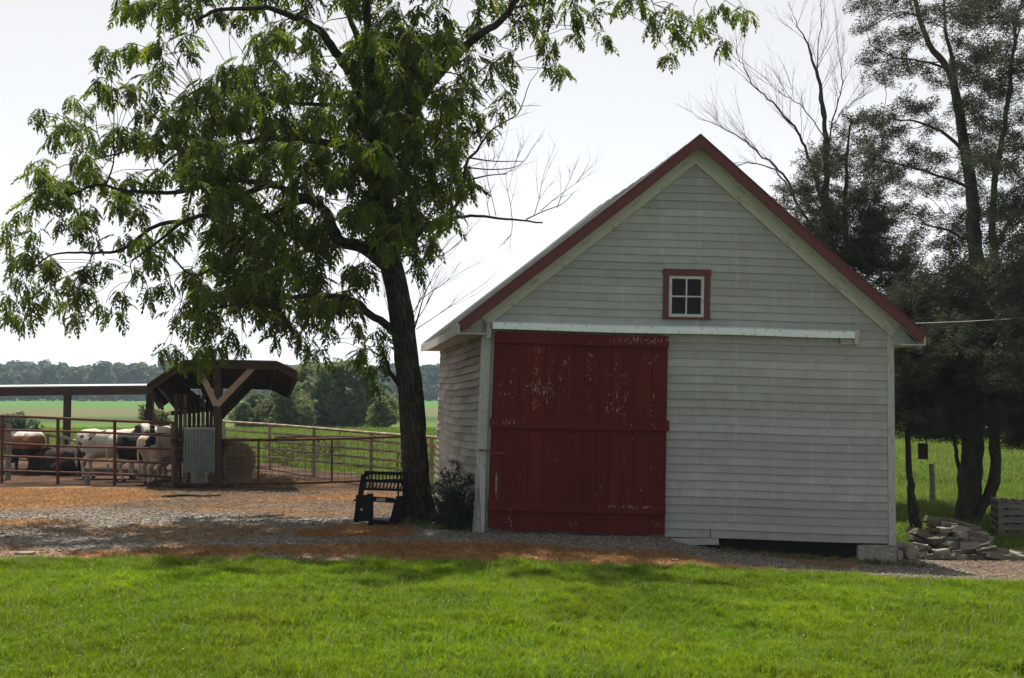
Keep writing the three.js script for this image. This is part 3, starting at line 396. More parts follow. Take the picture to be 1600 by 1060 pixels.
// ---- the walnut beside the barn
const TREE_D = 22.2;
{
  rnd = rngOf(21);
  const base = G(-1.42, TREE_D), tree = thing('walnut_tree', 'large leafy walnut tree with dark ridged trunk beside the barn', 'tree', base);
  const sk = new Skeleton(9), loc = p => p.clone().sub(base), L = (list, dD) => pl(list, TREE_D, dD).map(loc);
  const trunkSk = new Skeleton(18);
  const mainPts = L([[657, 826], [654, 790], [650, 745], [647, 690], [641, 610], [632, 530], [620, 450], [608, 400], [599, 330], [591, 250], [585, 170], [577, 100], [573, 20], [567, -80], [560, -190], [556, -300]], -0.6);
  { const c = smooth(mainPts, 16), n = c.length; const rad = c.map((p, i) => { const h = p.y - c[0].y; return 0.205 * (1 - 0.045 * h) * (h > 4.6 ? Math.max(0.12, 1 - 0.17 * (h - 4.6)) : 1) + 0.12 * Math.exp(-h * 4.2); }); trunkSk.geos.push(tube(c, rad.map(r => Math.max(0.02, r)), 46, true, 0.3)); c.forEach((p, i) => { if (i > n * 0.42) sk.nodes.push({ p, r: Math.max(0.02, rad[i]) }); }); }
  // main limbs
  const limbs = [
    [[[612, 420], [566, 386], [530, 376], [516, 350], [505, 326], [487, 313], [463, 304], [427, 289], [390, 300], [340, 330], [290, 345], [225, 395]], -1.6, 0.125, 0.02],
    [[[463, 304], [462, 282], [478, 262], [500, 255], [540, 258]], 0.8, 0.05, 0.02],
    [[[487, 313], [455, 320], [410, 345], [370, 380], [330, 420], [300, 430], [265, 395]], 0.9, 0.05, 0.015],
    [[[636, 560], [612, 515], [575, 490], [556, 472], [510, 462], [455, 465], [400, 470], [340, 480]], -1.8, 0.085, 0.015],
    [[[588, 215], [570, 160], [547, 112], [523, 81], [508, 57], [481, 36], [451, 24], [421, 12], [385, 14], [339, 15], [306, 33]], -2.2, 0.1, 0.022],
    [[[583, 140], [566, 90], [554, 48], [538, 5], [520, -60], [500, -150]], 0.9, 0.075, 0.02],
    [[[576, 90], [577, 45], [569, 0], [590, -70], [620, -160]], -0.8, 0.055, 0.02],
    [[[593, 270], [630, 200], [662, 145], [695, 105], [725, 75], [749, 54], [779, 36], [797, 15], [830, -30], [900, -55], [990, -60], [1080, -50], [1160, -25]], -1.4, 0.115, 0.014],
    [[[588, 240], [520, 225], [440, 215], [370, 225], [300, 240], [250, 225], [200, 235], [130, 255]], 1.8, 0.075, 0.012],
    [[[427, 289], [350, 280], [280, 300], [210, 300], [150, 290], [100, 310], [60, 330]], -1.2, 0.05, 0.01],
    [[[300, 345], [250, 350], [185, 392], [130, 395], [80, 400], [35, 430]], -1.0, 0.04, 0.008],
    [[[585, 170], [520, 165], [450, 160], [390, 150], [330, 160]], 1.4, 0.05, 0.012],
    [[[640, 640], [622, 600], [606, 575], [598, 545]], -0.6, 0.06, 0.015],
    [[[797, 15], [815, 10], [850, 5], [880, -5], [930, -10]], 0.5, 0.03, 0.01],
  ];
  for (const [p, d, a, b] of limbs) sk.limb(L(p, d), a, b, 4, 8, 0.012);
  // leafy twig ends: bearing, height, size
  const C = `200,3,20 228,10,18 262,18,30 300,8,30 246,66,17 290,58,20 288,85,12 252,100,14 256,118,12 203,77,16 180,85,12 160,80,13 165,103,13 150,125,12 165,145,17 208,145,17 232,121,15 244,150,14 60,178,15 115,160,14 135,172,12 100,190,19 83,216,12 130,215,20 178,211,22 215,215,22 245,218,18 228,182,20 265,185,22 300,192,25 300,160,17 115,245,11 140,242,16 62,262,18 76,292,23 105,287,18 58,312,16 130,272,16 160,287,20 200,287,22 240,282,20 280,242,25 300,272,22 310,222,22
 100,308,16 39,337,13 15,356,14 55,362,11 8,378,11 52,396,20 20,405,10 76,417,18 30,436,14 44,452,10 10,462,13 76,460,16 50,476,15 18,496,16 40,502,11 106,482,16 116,502,12 104,432,13 125,350,20 95,346,13 140,330,16 150,377,11 140,422,16 167,412,10 120,452,18 142,456,13 195,376,15 180,312,22 215,332,20 225,377,20 246,402,20 215,422,13 260,442,15 234,457,15 190,465,15 165,482,13 181,488,9 272,362,20 290,332,20 300,432,15 310,472,22 280,492,15 300,512,18 266,546,13 290,556,16 252,550,9 312,552,18
 330,312,28 370,302,28 410,332,28 350,362,20 390,372,28 430,372,30 470,352,26 500,382,20 345,402,20 380,422,26 420,422,30 460,412,30 490,432,26 360,452,20 400,462,23 440,462,23 480,472,20 520,472,20 550,462,18 365,477,11 420,497,16 450,502,16 490,502,20 512,512,16 440,528,11 480,540,14 500,552,16 470,520,14 320,452,15 330,492,16 360,520,14 320,542,20 345,537,13 378,540,8 320,570,10 550,422,15 562,432,13 545,332,15 570,342,20 590,372,16 600,302,20 560,502,15 570,542,16 590,522,13 602,546,14 575,577,13 590,602,10 560,557,12 597,567,12
 340,15,16 375,25,15 400,10,12 430,45,16 405,66,10 445,70,13 480,20,20 500,50,9 485,72,15 425,95,16 440,120,16 395,116,15 345,106,10 355,130,14 330,137,11 380,142,16 320,152,18 350,167,16 400,157,20 440,152,22 480,132,20 505,111,11 510,142,16 535,147,13 330,192,22 370,192,22 410,192,18 450,192,24 490,182,24 520,192,18 340,232,22 380,232,18 420,232,22 460,232,24 500,232,24 540,222,16 330,272,26 370,267,26 410,262,20 480,267,22 520,272,22 550,262,16 570,10,14 600,30,20 565,62,16 580,82,20 605,72,16 560,102,15 590,112,20 570,142,20 600,152,22 560,182,20 590,192,22 570,232,20 600,232,22 590,272,20 610,272,18
 620,20,20 650,20,20 680,15,18 700,30,15 640,62,22 670,62,18 690,57,13 740,25,17 745,46,15 760,52,15 720,62,11 705,66,11 630,102,26 660,102,22 685,92,14 625,142,26 660,142,22 690,142,16 740,92,15 735,107,13 770,100,15 795,86,15 800,112,11 765,127,11 720,132,18 740,142,12 700,172,20 730,172,16 750,182,13 790,152,14 802,156,8 780,172,11 640,192,26 680,202,22 715,207,16 745,202,11 765,206,8 650,242,22 690,237,18 720,227,13 640,282,16 680,267,16 715,252,13 725,282,13 695,292,16 670,302,18 700,312,11 640,322,18 660,352,18 690,347,14 640,372,16 670,387,12 650,402,10 612,382,16 620,342,16 580,312,18 604,335,14
 790,10,15 815,22,17 835,32,13 812,46,11 850,56,15 866,66,13 856,86,8 878,116,13 857,106,6 870,100,7 860,20,15 890,10,15 905,55,11 900,27,16 930,20,18 945,56,11 960,10,9 1005,8,13 1025,30,18 1045,46,18 1060,20,16 1045,86,13 1070,62,11 1085,32,13 1096,46,11 1110,20,13 1130,66,11 1132,8,9 1160,14,13 1168,26,9`.trim().split(/\s+/).map(s => s.split(',').map(Number));
  const core = [];
  for (const [x, y, r] of C) { core.push([x, y, r, rr(-1.6, 1.6)]); if (x > 290 && x < 730 && y > 40 && y < 500) { core.push([x + rr(-18, 18), y + rr(-16, 16), r, rr(-2.6, -0.4)]); core.push([x + rr(-18, 18), y + rr(-16, 16), r, rr(0.4, 2.6)]); } else if (x < 290 && r > 15) core.push([x + rr(-10, 10), y + rr(-10, 10), r * 0.8, rr(-1.5, 1.5)]); }
  for (let i = 0; i < 170; i++) core.push([rr(230, 1060), -rr(10, 210) * (1 - 0.2 * rnd()), 24, rr(-3, 3)].map((v, k, a) => k === 0 ? lerp(600, v, 1 - 0.35 * clamp(-a[1] / 330)) : v)); // the part of the crown above the picture
  for (let i = 0; i < 45; i++) core.push([rr(545, 650), rr(40, 385), 17, rr(-1.5, -0.35)]);
  for (let i = 0; i < 25; i++) core.push([rr(330, 540), rr(290, 480), 18, rr(-1.6, 1.2)]);
  const root = loc(P(605, 380, TREE_D)), variants = [compoundLeaf(7, 0.36, 0.017, 0.55, 3), compoundLeaf(6, 0.3, 0.018, 0.8, 8), compoundLeaf(7, 0.4, 0.017, 0.35, 13)], items = [[], [], []];
  const tips = core.map(([x, y, r, d]) => ({ q: loc(P(x, y, TREE_D + d)), r: r * 0.0101 })).sort((a, b) => a.q.distanceTo(root) - b.q.distanceTo(root));
  for (const { q, r } of tips) {
    const tip = q.clone().add(V(0, r * 0.55, 0)); sk.reach(tip, 0.005, root, 0.006);
    const n = Math.round(4 + r * 46);
    for (let i = 0; i < n; i++) {
      const a = rr(0, 6.283), e = rr(0, 1), p = tip.clone().add(V(rr(-1, 1) * r * 0.55, rr(-0.9, 0.35) * r, rr(-1, 1) * r * 0.55));
      const yellow = rnd() < 0.05, t = rr(0.45, 1.5), c = yellow ? col(2.2 * t, 1.5 * t, 0.7 * t) : col(t * rr(0.85, 1.2), t, t * rr(0.7, 1.1));
      const s = rr(0.75, 1.15) * (0.62 + r * 1.6); items[i % 3].push({ p, q: yaw(a, rr(-0.5, 0.5), rr(-1.1, 0.25)), s: V(s, s, s), c });
    }
  }
  // dead limbs on the barn side
  const dead = new Skeleton(6);
  const d1 = dead.limb(L([[640, 385], [668, 352], [700, 343], [735, 338], [790, 342], [848, 348]], -0.4), 0.045, 0.012, 5, 6, 0.01);
  const d2 = dead.limb(L([[690, 346], [716, 314], [731, 250], [745, 235], [761, 211], [779, 196], [809, 178], [829, 127]], 0.6), 0.035, 0.006, 4, 6, 0.012);
  const d3 = dead.limb(L([[735, 247], [770, 252], [817, 252]], 0.2), 0.016, 0.006, 4, 5), d4 = dead.limb(L([[738, 280], [765, 274], [793, 272]], 0.1), 0.016, 0.007, 4, 5), d5 = dead.limb(L([[731, 262], [770, 265], [812, 258], [836, 225]], -0.3), 0.014, 0.004, 4, 5);
  for (const [x, y, dx, dy, l] of [[775, 338, -5, 40, 0.7], [800, 342, 0, 60, 0.65], [800, 343, 4, -30, 0.4], [835, 335, 10, 45, 0.75], [845, 330, 40, 35, 0.7], [765, 338, -12, 45, 0.55], [870, 325, 20, 40, 0.5]]) dead.twigs(loc(P(x, y, TREE_D - 0.35)), V(dx, dy, rr(-15, 15)), l, 0.008, 2, 0.35);
  dead.limb(L([[822, 343], [850, 330], [880, 318], [897, 300]], 0.1), 0.012, 0.004, 4, 5);
  for (const c of [d2, d3, d4, d5]) for (let i = 4; i < c.length; i += 3) dead.twigs(c[i], V(rr(0.1, 1), rr(-0.1, 0.8), rr(-0.5, 0.5)), rr(0.3, 0.65), 0.006, 1, 0.5);
  for (const [x, y, dx, dy, l] of [[640, 520, 20, 90, 1.1], [648, 505, 45, 70, 0.9], [650, 515, 60, 35, 0.9], [645, 490, 30, 60, 0.8], [655, 470, 60, 50, 0.8], [620, 500, -5, 60, 0.8], [610, 510, -12, 60, 0.7], [690, 400, 40, 20, 0.5], [668, 420, 40, 40, 0.7]]) dead.twigs(loc(P(x, y, TREE_D + rr(-0.2, 0.2))), V(dx, dy, rr(-20, 20)), l, 0.009, 2, 0.4);
  dead.limb(L([[634, 540], [648, 512], [660, 470], [672, 440]], 0.2), 0.02, 0.006, 4, 5);
  for (const [x, y] of [[395, 110], [410, 90], [700, 20], [548, 100], [800, 60], [455, 95]]) dead.twigs(loc(P(x, y, TREE_D + rr(-1, 1))), V(rr(-0.6, 0.3), 1, rr(-0.3, 0.3)), rr(0.5, 0.8), 0.007, 1, 0.3);
  part('trunk', mergeGeometries([...trunkSk.geos]), M.bark, tree);
  sk.build('branches', M.bark, tree); dead.build('dead_branches', M.deadBark, tree).userData.kind = 'stuff';
  const lm = leafMat(0.085, 0.135, 0.008, 0.6);
  variants.forEach((g, i) => instanced('crown', g, lm, items[i], tree));
  console.log('walnut leaves', items.reduce((a, b) => a + b.length, 0));
}
// ---- cedars right of the barn
function cedar(name, label, baseP, mains, clumps, fills, D, seed, leafCol, group, density = 1) {
  rnd = rngOf(seed); const tree = thing(name, label, 'tree', baseP, 0, group), loc = p => p.clone().sub(baseP), sk = new Skeleton(9), items = [[], []];
  for (const [pts, d, a, b] of mains) sk.limb(pl(pts, D, d).map(loc), a, b, 4, a > 0.1 ? 12 : 7, 0.02);
  const all = clumps.map(([x, y, r]) => [x, y, r, rr(-1.6, 1.6)]);
  for (const [x0, x1, y0, y1, n, r, dd, fwd = 0] of fills) for (let i = 0; i < n; i++) all.push([rr(x0, x1), rr(y0, y1), r * rr(0.7, 1.3), rr(-dd - fwd, dd)]);
  const px = D / F, root = loc(P(mains[0][0][2][0], mains[0][0][2][1], D)), tips = all.map(([x, y, r, d]) => ({ q: loc(P(x, y, D + d)), r: r * px })).sort((a, b) => a.q.distanceTo(root) - b.q.distanceTo(root));
  const G2 = [spray(70, 0.3, 0.05, 0.008, seed + 1, 0.4), spray(70, 0.25, 0.045, 0.008, seed + 2, 0.6)];
  for (const { q, r } of tips) {
    sk.reach(q, 0.006, root, 0.008); const n = Math.round((7 + r * 72) * density);
    for (let i = 0; i < n; i++) { const a = rr(0, 6.283), rad = Math.sqrt(rnd()) * r, p = q.clone().add(V(Math.cos(a) * rad * 1.15, rr(-0.75, 0.75) * r, Math.sin(a) * rad * 1.15)), t = rr(0.6, 1.35), s = rr(0.7, 1.25); items[i % 2].push({ p, q: yaw(rr(0, 6.283), rr(-0.6, 0.6), rr(-0.2, 1.0)), s: V(s, s, s), c: col(t * rr(0.85, 1.2), t, t * rr(0.8, 1.1)) }); }
  }
  sk.build('trunk', M.cedarBark, tree); const lm = leafMat(...leafCol, 0.22); G2.forEach((g, i) => instanced('crown', g, lm, items[i], tree)); return tree;
}
const parse = s => s.trim().split(/\s+/).map(a => a.split(',').map(Number));
const CEDAR_D = 28;
cedar('cedar_tree', 'tall open-crowned cedar with forked trunk behind the stone pile', G(P(1512, 812, CEDAR_D).x, CEDAR_D), [
  [[[1512, 822], [1514, 780], [1518, 720], [1526, 640], [1530, 550], [1531, 461], [1522, 368], [1519, 294], [1507, 230], [1497, 162], [1482, 108], [1453, 69], [1433, 10], [1420, -60]], 0.6, 0.27, 0.03],
  [[[1512, 815], [1535, 790], [1552, 760], [1556, 720], [1548, 640], [1545, 520], [1551, 432], [1551, 343], [1556, 275], [1570, 200], [1580, 110], [1590, 20]], -0.8, 0.15, 0.03],
  [[[1508, 760], [1499, 735], [1495, 705], [1488, 660]], 0.5, 0.06, 0.03],
  [[[1497, 162], [1488, 90], [1476, 30], [1480, -50]], 0.4, 0.06, 0.02], [[[1510, 240], [1470, 205], [1430, 190], [1390, 185]], 0.6, 0.045, 0.012], [[[1482, 108], [1440, 95], [1400, 90], [1360, 70]], -0.7, 0.03, 0.01],
  [[[1519, 294], [1470, 275], [1420, 260], [1370, 250]], -0.8, 0.04, 0.012], [[[1545, 450], [1580, 420], [1620, 395]], 0.5, 0.07, 0.03], [[[1552, 400], [1575, 350], [1600, 320], [1640, 270]], -0.6, 0.05, 0.02], [[[1549, 480], [1590, 455], [1640, 450]], -0.5, 0.06, 0.03], [[[1522, 380], [1480, 360], [1440, 350]], -0.5, 0.04, 0.012], [[[1531, 470], [1500, 440], [1470, 430], [1440, 430]], 0.7, 0.04, 0.012],
], parse(`1350,5,12 1370,15,14 1400,8,14 1420,20,13 1352,48,11 1380,70,15 1410,60,13 1436,60,12 1400,92,14 1360,100,13 1380,122,16 1412,112,13 1440,112,12 1450,30,13 1480,20,15 1510,20,15 1540,30,18 1570,30,20 1595,30,20 1500,70,15 1530,80,18 1560,92,20 1590,100,20 1470,135,11 1522,130,16 1550,150,20 1585,160,20 1420,168,14 1392,180,16 1365,192,13 1440,172,13 1460,200,15 1400,212,14 1430,232,15 1380,222,16 1356,240,14 1530,190,20 1560,210,20 1590,220,20 1440,262,18 1470,252,15 1402,270,18 1372,282,16 1430,300,17 1462,300,15 1490,280,13 1540,260,18 1580,270,20 1440,340,17 1470,352,18 1430,372,19 1462,392,20 1492,382,15 1500,342,13 1580,330,17 1592,380,15 1562,312,14 1410,330,11 1540,340,14 1575,450,12`),
  [[1420, 1660, 405, 500, 46, 26, 2.4, 1], [1425, 1680, 490, 600, 95, 28, 2.4, 2], [1425, 1680, 590, 672, 80, 26, 2.2, 1.2], [1540, 1800, 250, 560, 60, 26, 1.5, 2.5], [1500, 1640, -80, 380, 52, 18, 2.2], [1560, 1640, 640, 700, 14, 18, 1.6]], CEDAR_D, 31, [0.05, 0.062, 0.034], 'cedars behind the barn');
cedar('cedar_tree', 'dense dark cedar rising behind the right roof edge', G(P(1330, 800, 32).x, 32), [
  [[[1330, 780], [1330, 700], [1328, 600], [1325, 480], [1322, 380], [1322, 280], [1330, 190]], 0.3, 0.17, 0.02],
], parse(`1330,195,12 1350,190,12 1310,215,14 1290,242,16 1320,242,16 1352,222,14 1372,202,10 1270,272,16 1300,272,20 1340,267,18 1250,290,12 1226,300,10 1260,312,18 1300,312,20 1340,312,20 1370,302,16 1230,322,12 1270,347,20 1310,352,20 1350,352,20 1385,342,14 1290,382,20 1330,392,22 1370,392,22 1402,382,16 1340,432,22 1380,432,22`),
  [[1250, 1400, 250, 430, 46, 20, 1.6], [1290, 1430, 400, 560, 60, 24, 1.8], [1330, 1430, 540, 670, 40, 24, 1.6]], 32, 47, [0.04, 0.054, 0.025], 'cedars behind the barn');
cedar('cedar_tree', 'slim cedar with bent thin trunk close to the barn corner', G(P(1433, 830, 25.5).x, 25.5), [
  [[[1438, 838], [1430, 800], [1424, 760], [1420, 700], [1419, 640], [1424, 560], [1432, 480]], 0.3, 0.085, 0.03], [[[1428, 835], [1421, 790], [1419, 740]], 0.2, 0.04, 0.02],
], parse('1410,640,16 1412,672,12 1440,660,14 1455,676,12'), [[1404, 1470, 470, 670, 52, 20, 1.0], [1440, 1530, 600, 685, 30, 18, 1.0]], 25.5, 53, [0.04, 0.05, 0.027], 'cedars behind the barn');
{ // leafless tree behind the barn
  rnd = rngOf(77); const D = 33, base = G(P(1285, 780, D).x, D), tree = thing('bare_tree', 'leafless dead tree with fine twigs behind the roof', 'tree', base), loc = p => p.clone().sub(base), sk = new Skeleton(7), T = [];
  const add1 = (p, d, a, b) => T.push(sk.limb(pl(p, D, d).map(loc), a * 0.75, b * 0.8, 4, 6, 0.03));
  add1([[1285, 790], [1288, 600], [1290, 420], [1292, 300], [1289, 215], [1287, 170], [1278, 120], [1268, 85], [1255, 55], [1240, 25]], 0.5, 0.16, 0.01);
  add1([[1289, 330], [1270, 262], [1258, 230], [1245, 205], [1225, 180], [1200, 155], [1175, 130], [1160, 100], [1150, 80]], -0.8, 0.06, 0.007);
  add1([[1289, 380], [1243, 312], [1228, 280], [1205, 255], [1180, 235], [1150, 210], [1120, 197], [1086, 182]], 0.8, 0.055, 0.006);
  add1([[1243, 312], [1210, 265], [1175, 255], [1145, 262], [1120, 285]], 0.9, 0.03, 0.006);
  add1([[1291, 260], [1300, 190], [1313, 150], [1316, 110], [1310, 75]], 0.9, 0.035, 0.006);
  add1([[1288, 190], [1280, 140], [1278, 80], [1285, 30], [1282, -10]], -0.6, 0.03, 0.006);
  add1([[1289, 215], [1250, 165], [1220, 145], [1195, 120]], -0.4, 0.022, 0.006); add1([[1300, 195], [1325, 165], [1350, 150]], 0.4, 0.018, 0.005);
  T.forEach((c, k) => { for (let i = Math.floor(c.length * (k ? 0.25 : 0.62)); i < c.length; i++) if (rnd() < 0.6) { const d = c[Math.min(i + 1, c.length - 1)].clone().sub(c[i - 1]).normalize(); sk.twigs(c[i], d.addScaledVector(V(rr(-1, 1), rr(0, 0.9), rr(-1, 1)), 0.9), rr(0.4, 1.05), 0.007, 2, 0.45); } });
  sk.build('trunk', M.deadBark, tree);
}
{ // juniper bush at the barn corner
  rnd = rngOf(91); const D = 20.9, base = G(P(708, 826, D).x, D), bush = thing('juniper_bush', 'dark spiky juniper bush at the barn corner', 'bush', base), items = [[], []], sk = new Skeleton(5);
  const top = [[715, 722], [690, 740], [736, 748], [700, 745], [726, 752], [680, 760], [742, 775], [706, 770], [722, 790], [690, 790], [738, 800]];
  for (const [x, y] of top) { const tip = P(x, y, D + rr(-0.3, 0.3)).sub(base), p0 = V(rr(-0.06, 0.06), 0, rr(-0.06, 0.06)), c = sk.limb([p0, p0.clone().lerp(tip, 0.5).add(V(rr(-0.05, 0.05), 0, rr(-0.05, 0.05))), tip], 0.02, 0.004, 6, 5);
    for (let k = 0; k < 88; k++) { const t = Math.pow(rnd(), 0.8), q = p0.clone().lerp(tip, t), w = 0.24 * (1 - t) + 0.03, s = rr(0.5, 0.95) * (1 - 0.4 * t), g = rr(0.6, 1.4); items[k % 2].push({ p: q.add(V(rr(-w, w), rr(-0.05, 0.05), rr(-w, w))), q: yaw(rr(0, 6.3), rr(-0.5, 0.5), rr(0.3, 1.3)), s: V(s, s, s), c: col(g, g, g * rr(0.8, 1.3)) }); } }
  sk.build('stems', M.cedarBark, bush); const lm = leafMat(0.03, 0.045, 0.03, 0.2);
  [spray(30, 0.2, 0.05, 0.008, 5), spray(30, 0.17, 0.05, 0.008, 6, 0.5)].forEach((g, i) => instanced('foliage', g, lm, items[i], bush));
}

// ---------------------------------------------------------------- far country: wood, hedge trees, shrubs
function leafyTree(name, label, x, D, h, w, seed, colr, leaf, n, group, trunkH = 0.25) {
  rnd = rngOf(seed); const base = G(x, D), t = thing(name, label, name.includes('shrub') ? 'shrub' : 'tree', base, 0, group), lobes = [];
  for (let i = 0; i < 14; i++) { const a = rr(0, 6.28), e = Math.pow(rnd(), 0.8); lobes.push([V(Math.cos(a) * w * 0.36 * (1 - 0.6 * e * e) * Math.sqrt(rnd()), h * (trunkH + 0.12 + (0.88 - trunkH) * e * 0.86), Math.sin(a) * w * 0.36 * Math.sqrt(rnd())), rr(0.16, 0.26) * w * (1 - 0.45 * e)]); }
  const items = []; for (let i = 0; i < n; i++) { const [c, r] = lobes[Math.floor(rnd() * lobes.length)], d = V(rr(-1, 1), rr(-1, 1), rr(-1, 1)).normalize(), p = c.clone().addScaledVector(d, r * Math.pow(rnd(), 0.35)); if (p.y < 0.1) p.y = rr(0.1, 0.4); const g = rr(0.65, 1.35), s = rr(0.7, 1.3); items.push({ p, q: yaw(rr(0, 6.3), rr(-0.8, 0.8), rr(-0.6, 0.6)), s: V(s, s, s), c: col(g * rr(0.85, 1.2), g, g * 0.9) }); }
  const sk = new Skeleton(7); sk.limb([V(0, -0.1, 0), V(0.03 * w, h * 0.3, 0), V(0, h * 0.7, 0)], 0.035 * h, 0.012 * h); for (const [c] of lobes.slice(0, 8)) sk.reach(c, 0.02, V(0, h * 0.2, 0)); sk.build('trunk', M.deadBark, t);
  instanced('crown', spray(16, leaf * 2.4, leaf, leaf * 0.3, seed, 0.6), leafMat(...colr, 0.5), items, t); return t;
}
const hedge = 'trees along the field edge';
leafyTree('hedge_tree', 'broad rounded tree beyond the pen, the tallest on the field edge', P(545, 600, 92).x, 92, 4.3, 7.0, 101, [0.13, 0.17, 0.07], 0.17, 5200, hedge, 0.05);
leafyTree('hedge_tree', 'lighter tree directly left of the tallest field tree', P(492, 600, 98).x, 98, 4.2, 5, 102, [0.14, 0.17, 0.065], 0.19, 2800, hedge, 0.05);
leafyTree('field_shrub', 'wide low shrub beneath the field trees, above the pen rails', P(450, 640, 86).x, 86, 2.4, 4.4, 103, [0.14, 0.17, 0.075], 0.13, 2000, hedge, 0.02);
leafyTree('field_shrub', 'small dark shrub beside the feeder roof post', P(392, 640, 88).x, 88, 2.2, 2.8, 104, [0.12, 0.155, 0.07], 0.13, 1400, hedge, 0.02);
leafyTree('field_shrub', 'pale sprawling shrub just left of the walnut trunk', P(598, 650, 84).x, 84, 1.9, 2.6, 105, [0.13, 0.17, 0.05], 0.12, 900, hedge, 0.02);
leafyTree('field_shrub', 'low dark shrub behind the pipe fence at the far left', P(26, 655, 74).x, 74, 0.95, 3.2, 106, [0.04, 0.065, 0.025], 0.1, 800, hedge, 0.02);
leafyTree('field_shrub', 'scraggly bush growing behind the low shed roof', P(240, 650, 48).x, 48, 1.75, 1.7, 107, [0.09, 0.1, 0.035], 0.08, 330, hedge, 0.05);
{ // brush piled by the pen
  rnd = rngOf(61); const b = G(P(478, 720, 42).x, 42), sk = new Skeleton(4); for (let i = 0; i < 90; i++) sk.twigs(V(rr(-1, 1), rr(0, 0.4), rr(-0.5, 0.5)), V(rr(-1, 1), rr(-0.1, 0.7), rr(-1, 1)), rr(0.4, 0.9), 0.012, 1, 0.5);
  const t = solo('brush_pile', mergeGeometries(sk.geos), std({ color: col(0.13, 0.075, 0.05) }), 'reddish brown heap of cut brush behind the pen rails', 'brush', null, b); t.userData.kind = 'stuff';
}
{ // the wood that closes the view
  rnd = rngOf(111); const mk = (seed, n) => { const r = rngOf(seed), pos = [], idx = [], lobes = []; for (let i = 0; i < 16; i++) { const a = r() * 6.28, e = r(); lobes.push([V(Math.cos(a) * 3.6 * (1 - 0.55 * e), 3 + e * 10, Math.sin(a) * 3.6 * (1 - 0.55 * e)), 1.5 + 1.6 * r() * (1 - 0.4 * e)]); }
    for (let i = 0; i < n; i++) { const [c, R] = lobes[Math.floor(r() * 16)], d = V(r() - 0.5, r() - 0.5, r() - 0.5).normalize(), p = c.clone().addScaledVector(d, R * Math.pow(r(), 0.3)), nrm = d.clone().add(V(r() - 0.5, r() - 0.5, r() - 0.5)).normalize(), s = V(r() - 0.5, r(), r() - 0.5).cross(nrm).normalize(), u = s.clone().cross(nrm), z = 0.35 + 0.4 * r(), k = pos.length / 3; for (const [i1, j1] of [[-1, -0.6], [1, -0.8], [0.7, 1], [-0.9, 0.8]]) { const q = p.clone().addScaledVector(s, i1 * z).addScaledVector(u, j1 * z); pos.push(q.x, q.y, q.z); } idx.push(k, k + 1, k + 2, k, k + 2, k + 3); }
    const g = geo(pos, idx); g.computeVertexNormals(); return g; };
  [3, 5, 9].forEach((sd) => { const items = []; for (let i = 0; i < 330; i++) { const row = rnd(), D = 470 + 150 * row, x = rr(-330, 330), k = rr(0.75, 1.12) * (0.86 + 0.3 * fbm(x * 0.012 + 3, 4, 2)) * (D / 540), g = rr(0.7, 1.4); items.push({ p: V(x, -0.5, -D), q: yaw(rr(0, 6.3)), s: V(k * rr(0.9, 1.3), k, k), c: col(g * rr(0.85, 1.25), g, g) }); }
    for (let i = 0; i < 70; i++) { const x = rr(-330, 330), k = rr(0.3, 0.5), g = rr(1.0, 1.7); items.push({ p: V(x, -0.6, -rr(445, 470)), q: yaw(rr(0, 6.3)), s: V(k * 1.6, k, k), c: col(g * 1.15, g, g * 0.8) }); }
    instanced('distant_wood', mk(sd, 900), leafMat(0.045, 0.068, 0.025, 0.25), items).userData.label = 'hazy wooded ridge behind the crop field'; });
  scene.children.filter(o => o.name.startsWith('distant_wood')).forEach(o => { o.userData.category = 'wood'; o.userData.group = 'distant wood'; });
}

// ---------------------------------------------------------------- the pen: rails, gate, posts
const pipeFence = (name, label, top, bot, rails, posts, D0, D1, mat, r, postExtra = 0.06, ext = [0, 0]) => {
  // top and bot: [x, yLeft, yRight] spans in the view; the fence runs straight from D0 to D1
  const [xa, xb] = [top[0], top[1]], a = P(xa, top[2], D0), b = P(xb, top[3], D1), c = P(xa, bot[0], D0), d = P(xb, bot[1], D1);
  const base = c.clone().setY(H(c.x, D0)), f = thing(name, label, 'fence', base), at = (u, v) => c.clone().lerp(d, u).lerp(a.clone().lerp(b, u), v).sub(base);
  for (const v of rails) { const pts = []; for (let i = 0; i <= 8; i++) { const p = at(lerp(ext[0], 1 + ext[1], i / 8), v); p.y -= 0.012 * Math.sin(i / 8 * Math.PI * 2 + v * 9); pts.push(p); } part('rail', tube(pts, pts.map(() => v === 1 ? r * 1.15 : r), 8), mat, f); }
  for (const u of posts) { const p = at(u, 0), q = at(u, 1); const gy = H(p.x + base.x, -(p.z + base.z)) - base.y; part('post', pipe(V(p.x, Math.min(p.y, gy + 0.1) - (postExtra > 0.05 ? 0.12 : 0), p.z), q.clone().add(V(0, r * 0.6, 0)), r * 1.45, 8), mat, f); }
  return f;
};
pipeFence('pipe_fence', 'rusty five-rail pipe fence in front of the cattle', [-90, 270, 647.6, 660.5], [731.5, 745.5], [0, 0.255, 0.5, 0.755, 1], [0.02, 0.266, 0.511, 0.755, 1], 33.6, 32.2, M.rust, 0.027, 0.06);
pipeFence('pen_fence', 'tan rail fence running from the feeder back towards the barn', [345, 700, 658.5, 685], [707, 741], [0, 0.25, 0.5, 0.75, 1], [0.02, 0.29, 0.51, 0.745, 0.95], 44, 29.5, M.tanPipe, 0.03, 0.06);
pipeFence('pasture_fence', 'dark posts and two rails of the pasture fence beyond the pen', [430, 720, 683, 683], [708, 712], [1, 0.45], [0.05, 0.232, 0.493, 0.72, 0.9], 56, 56, M.wood, 0.035, 0.06);
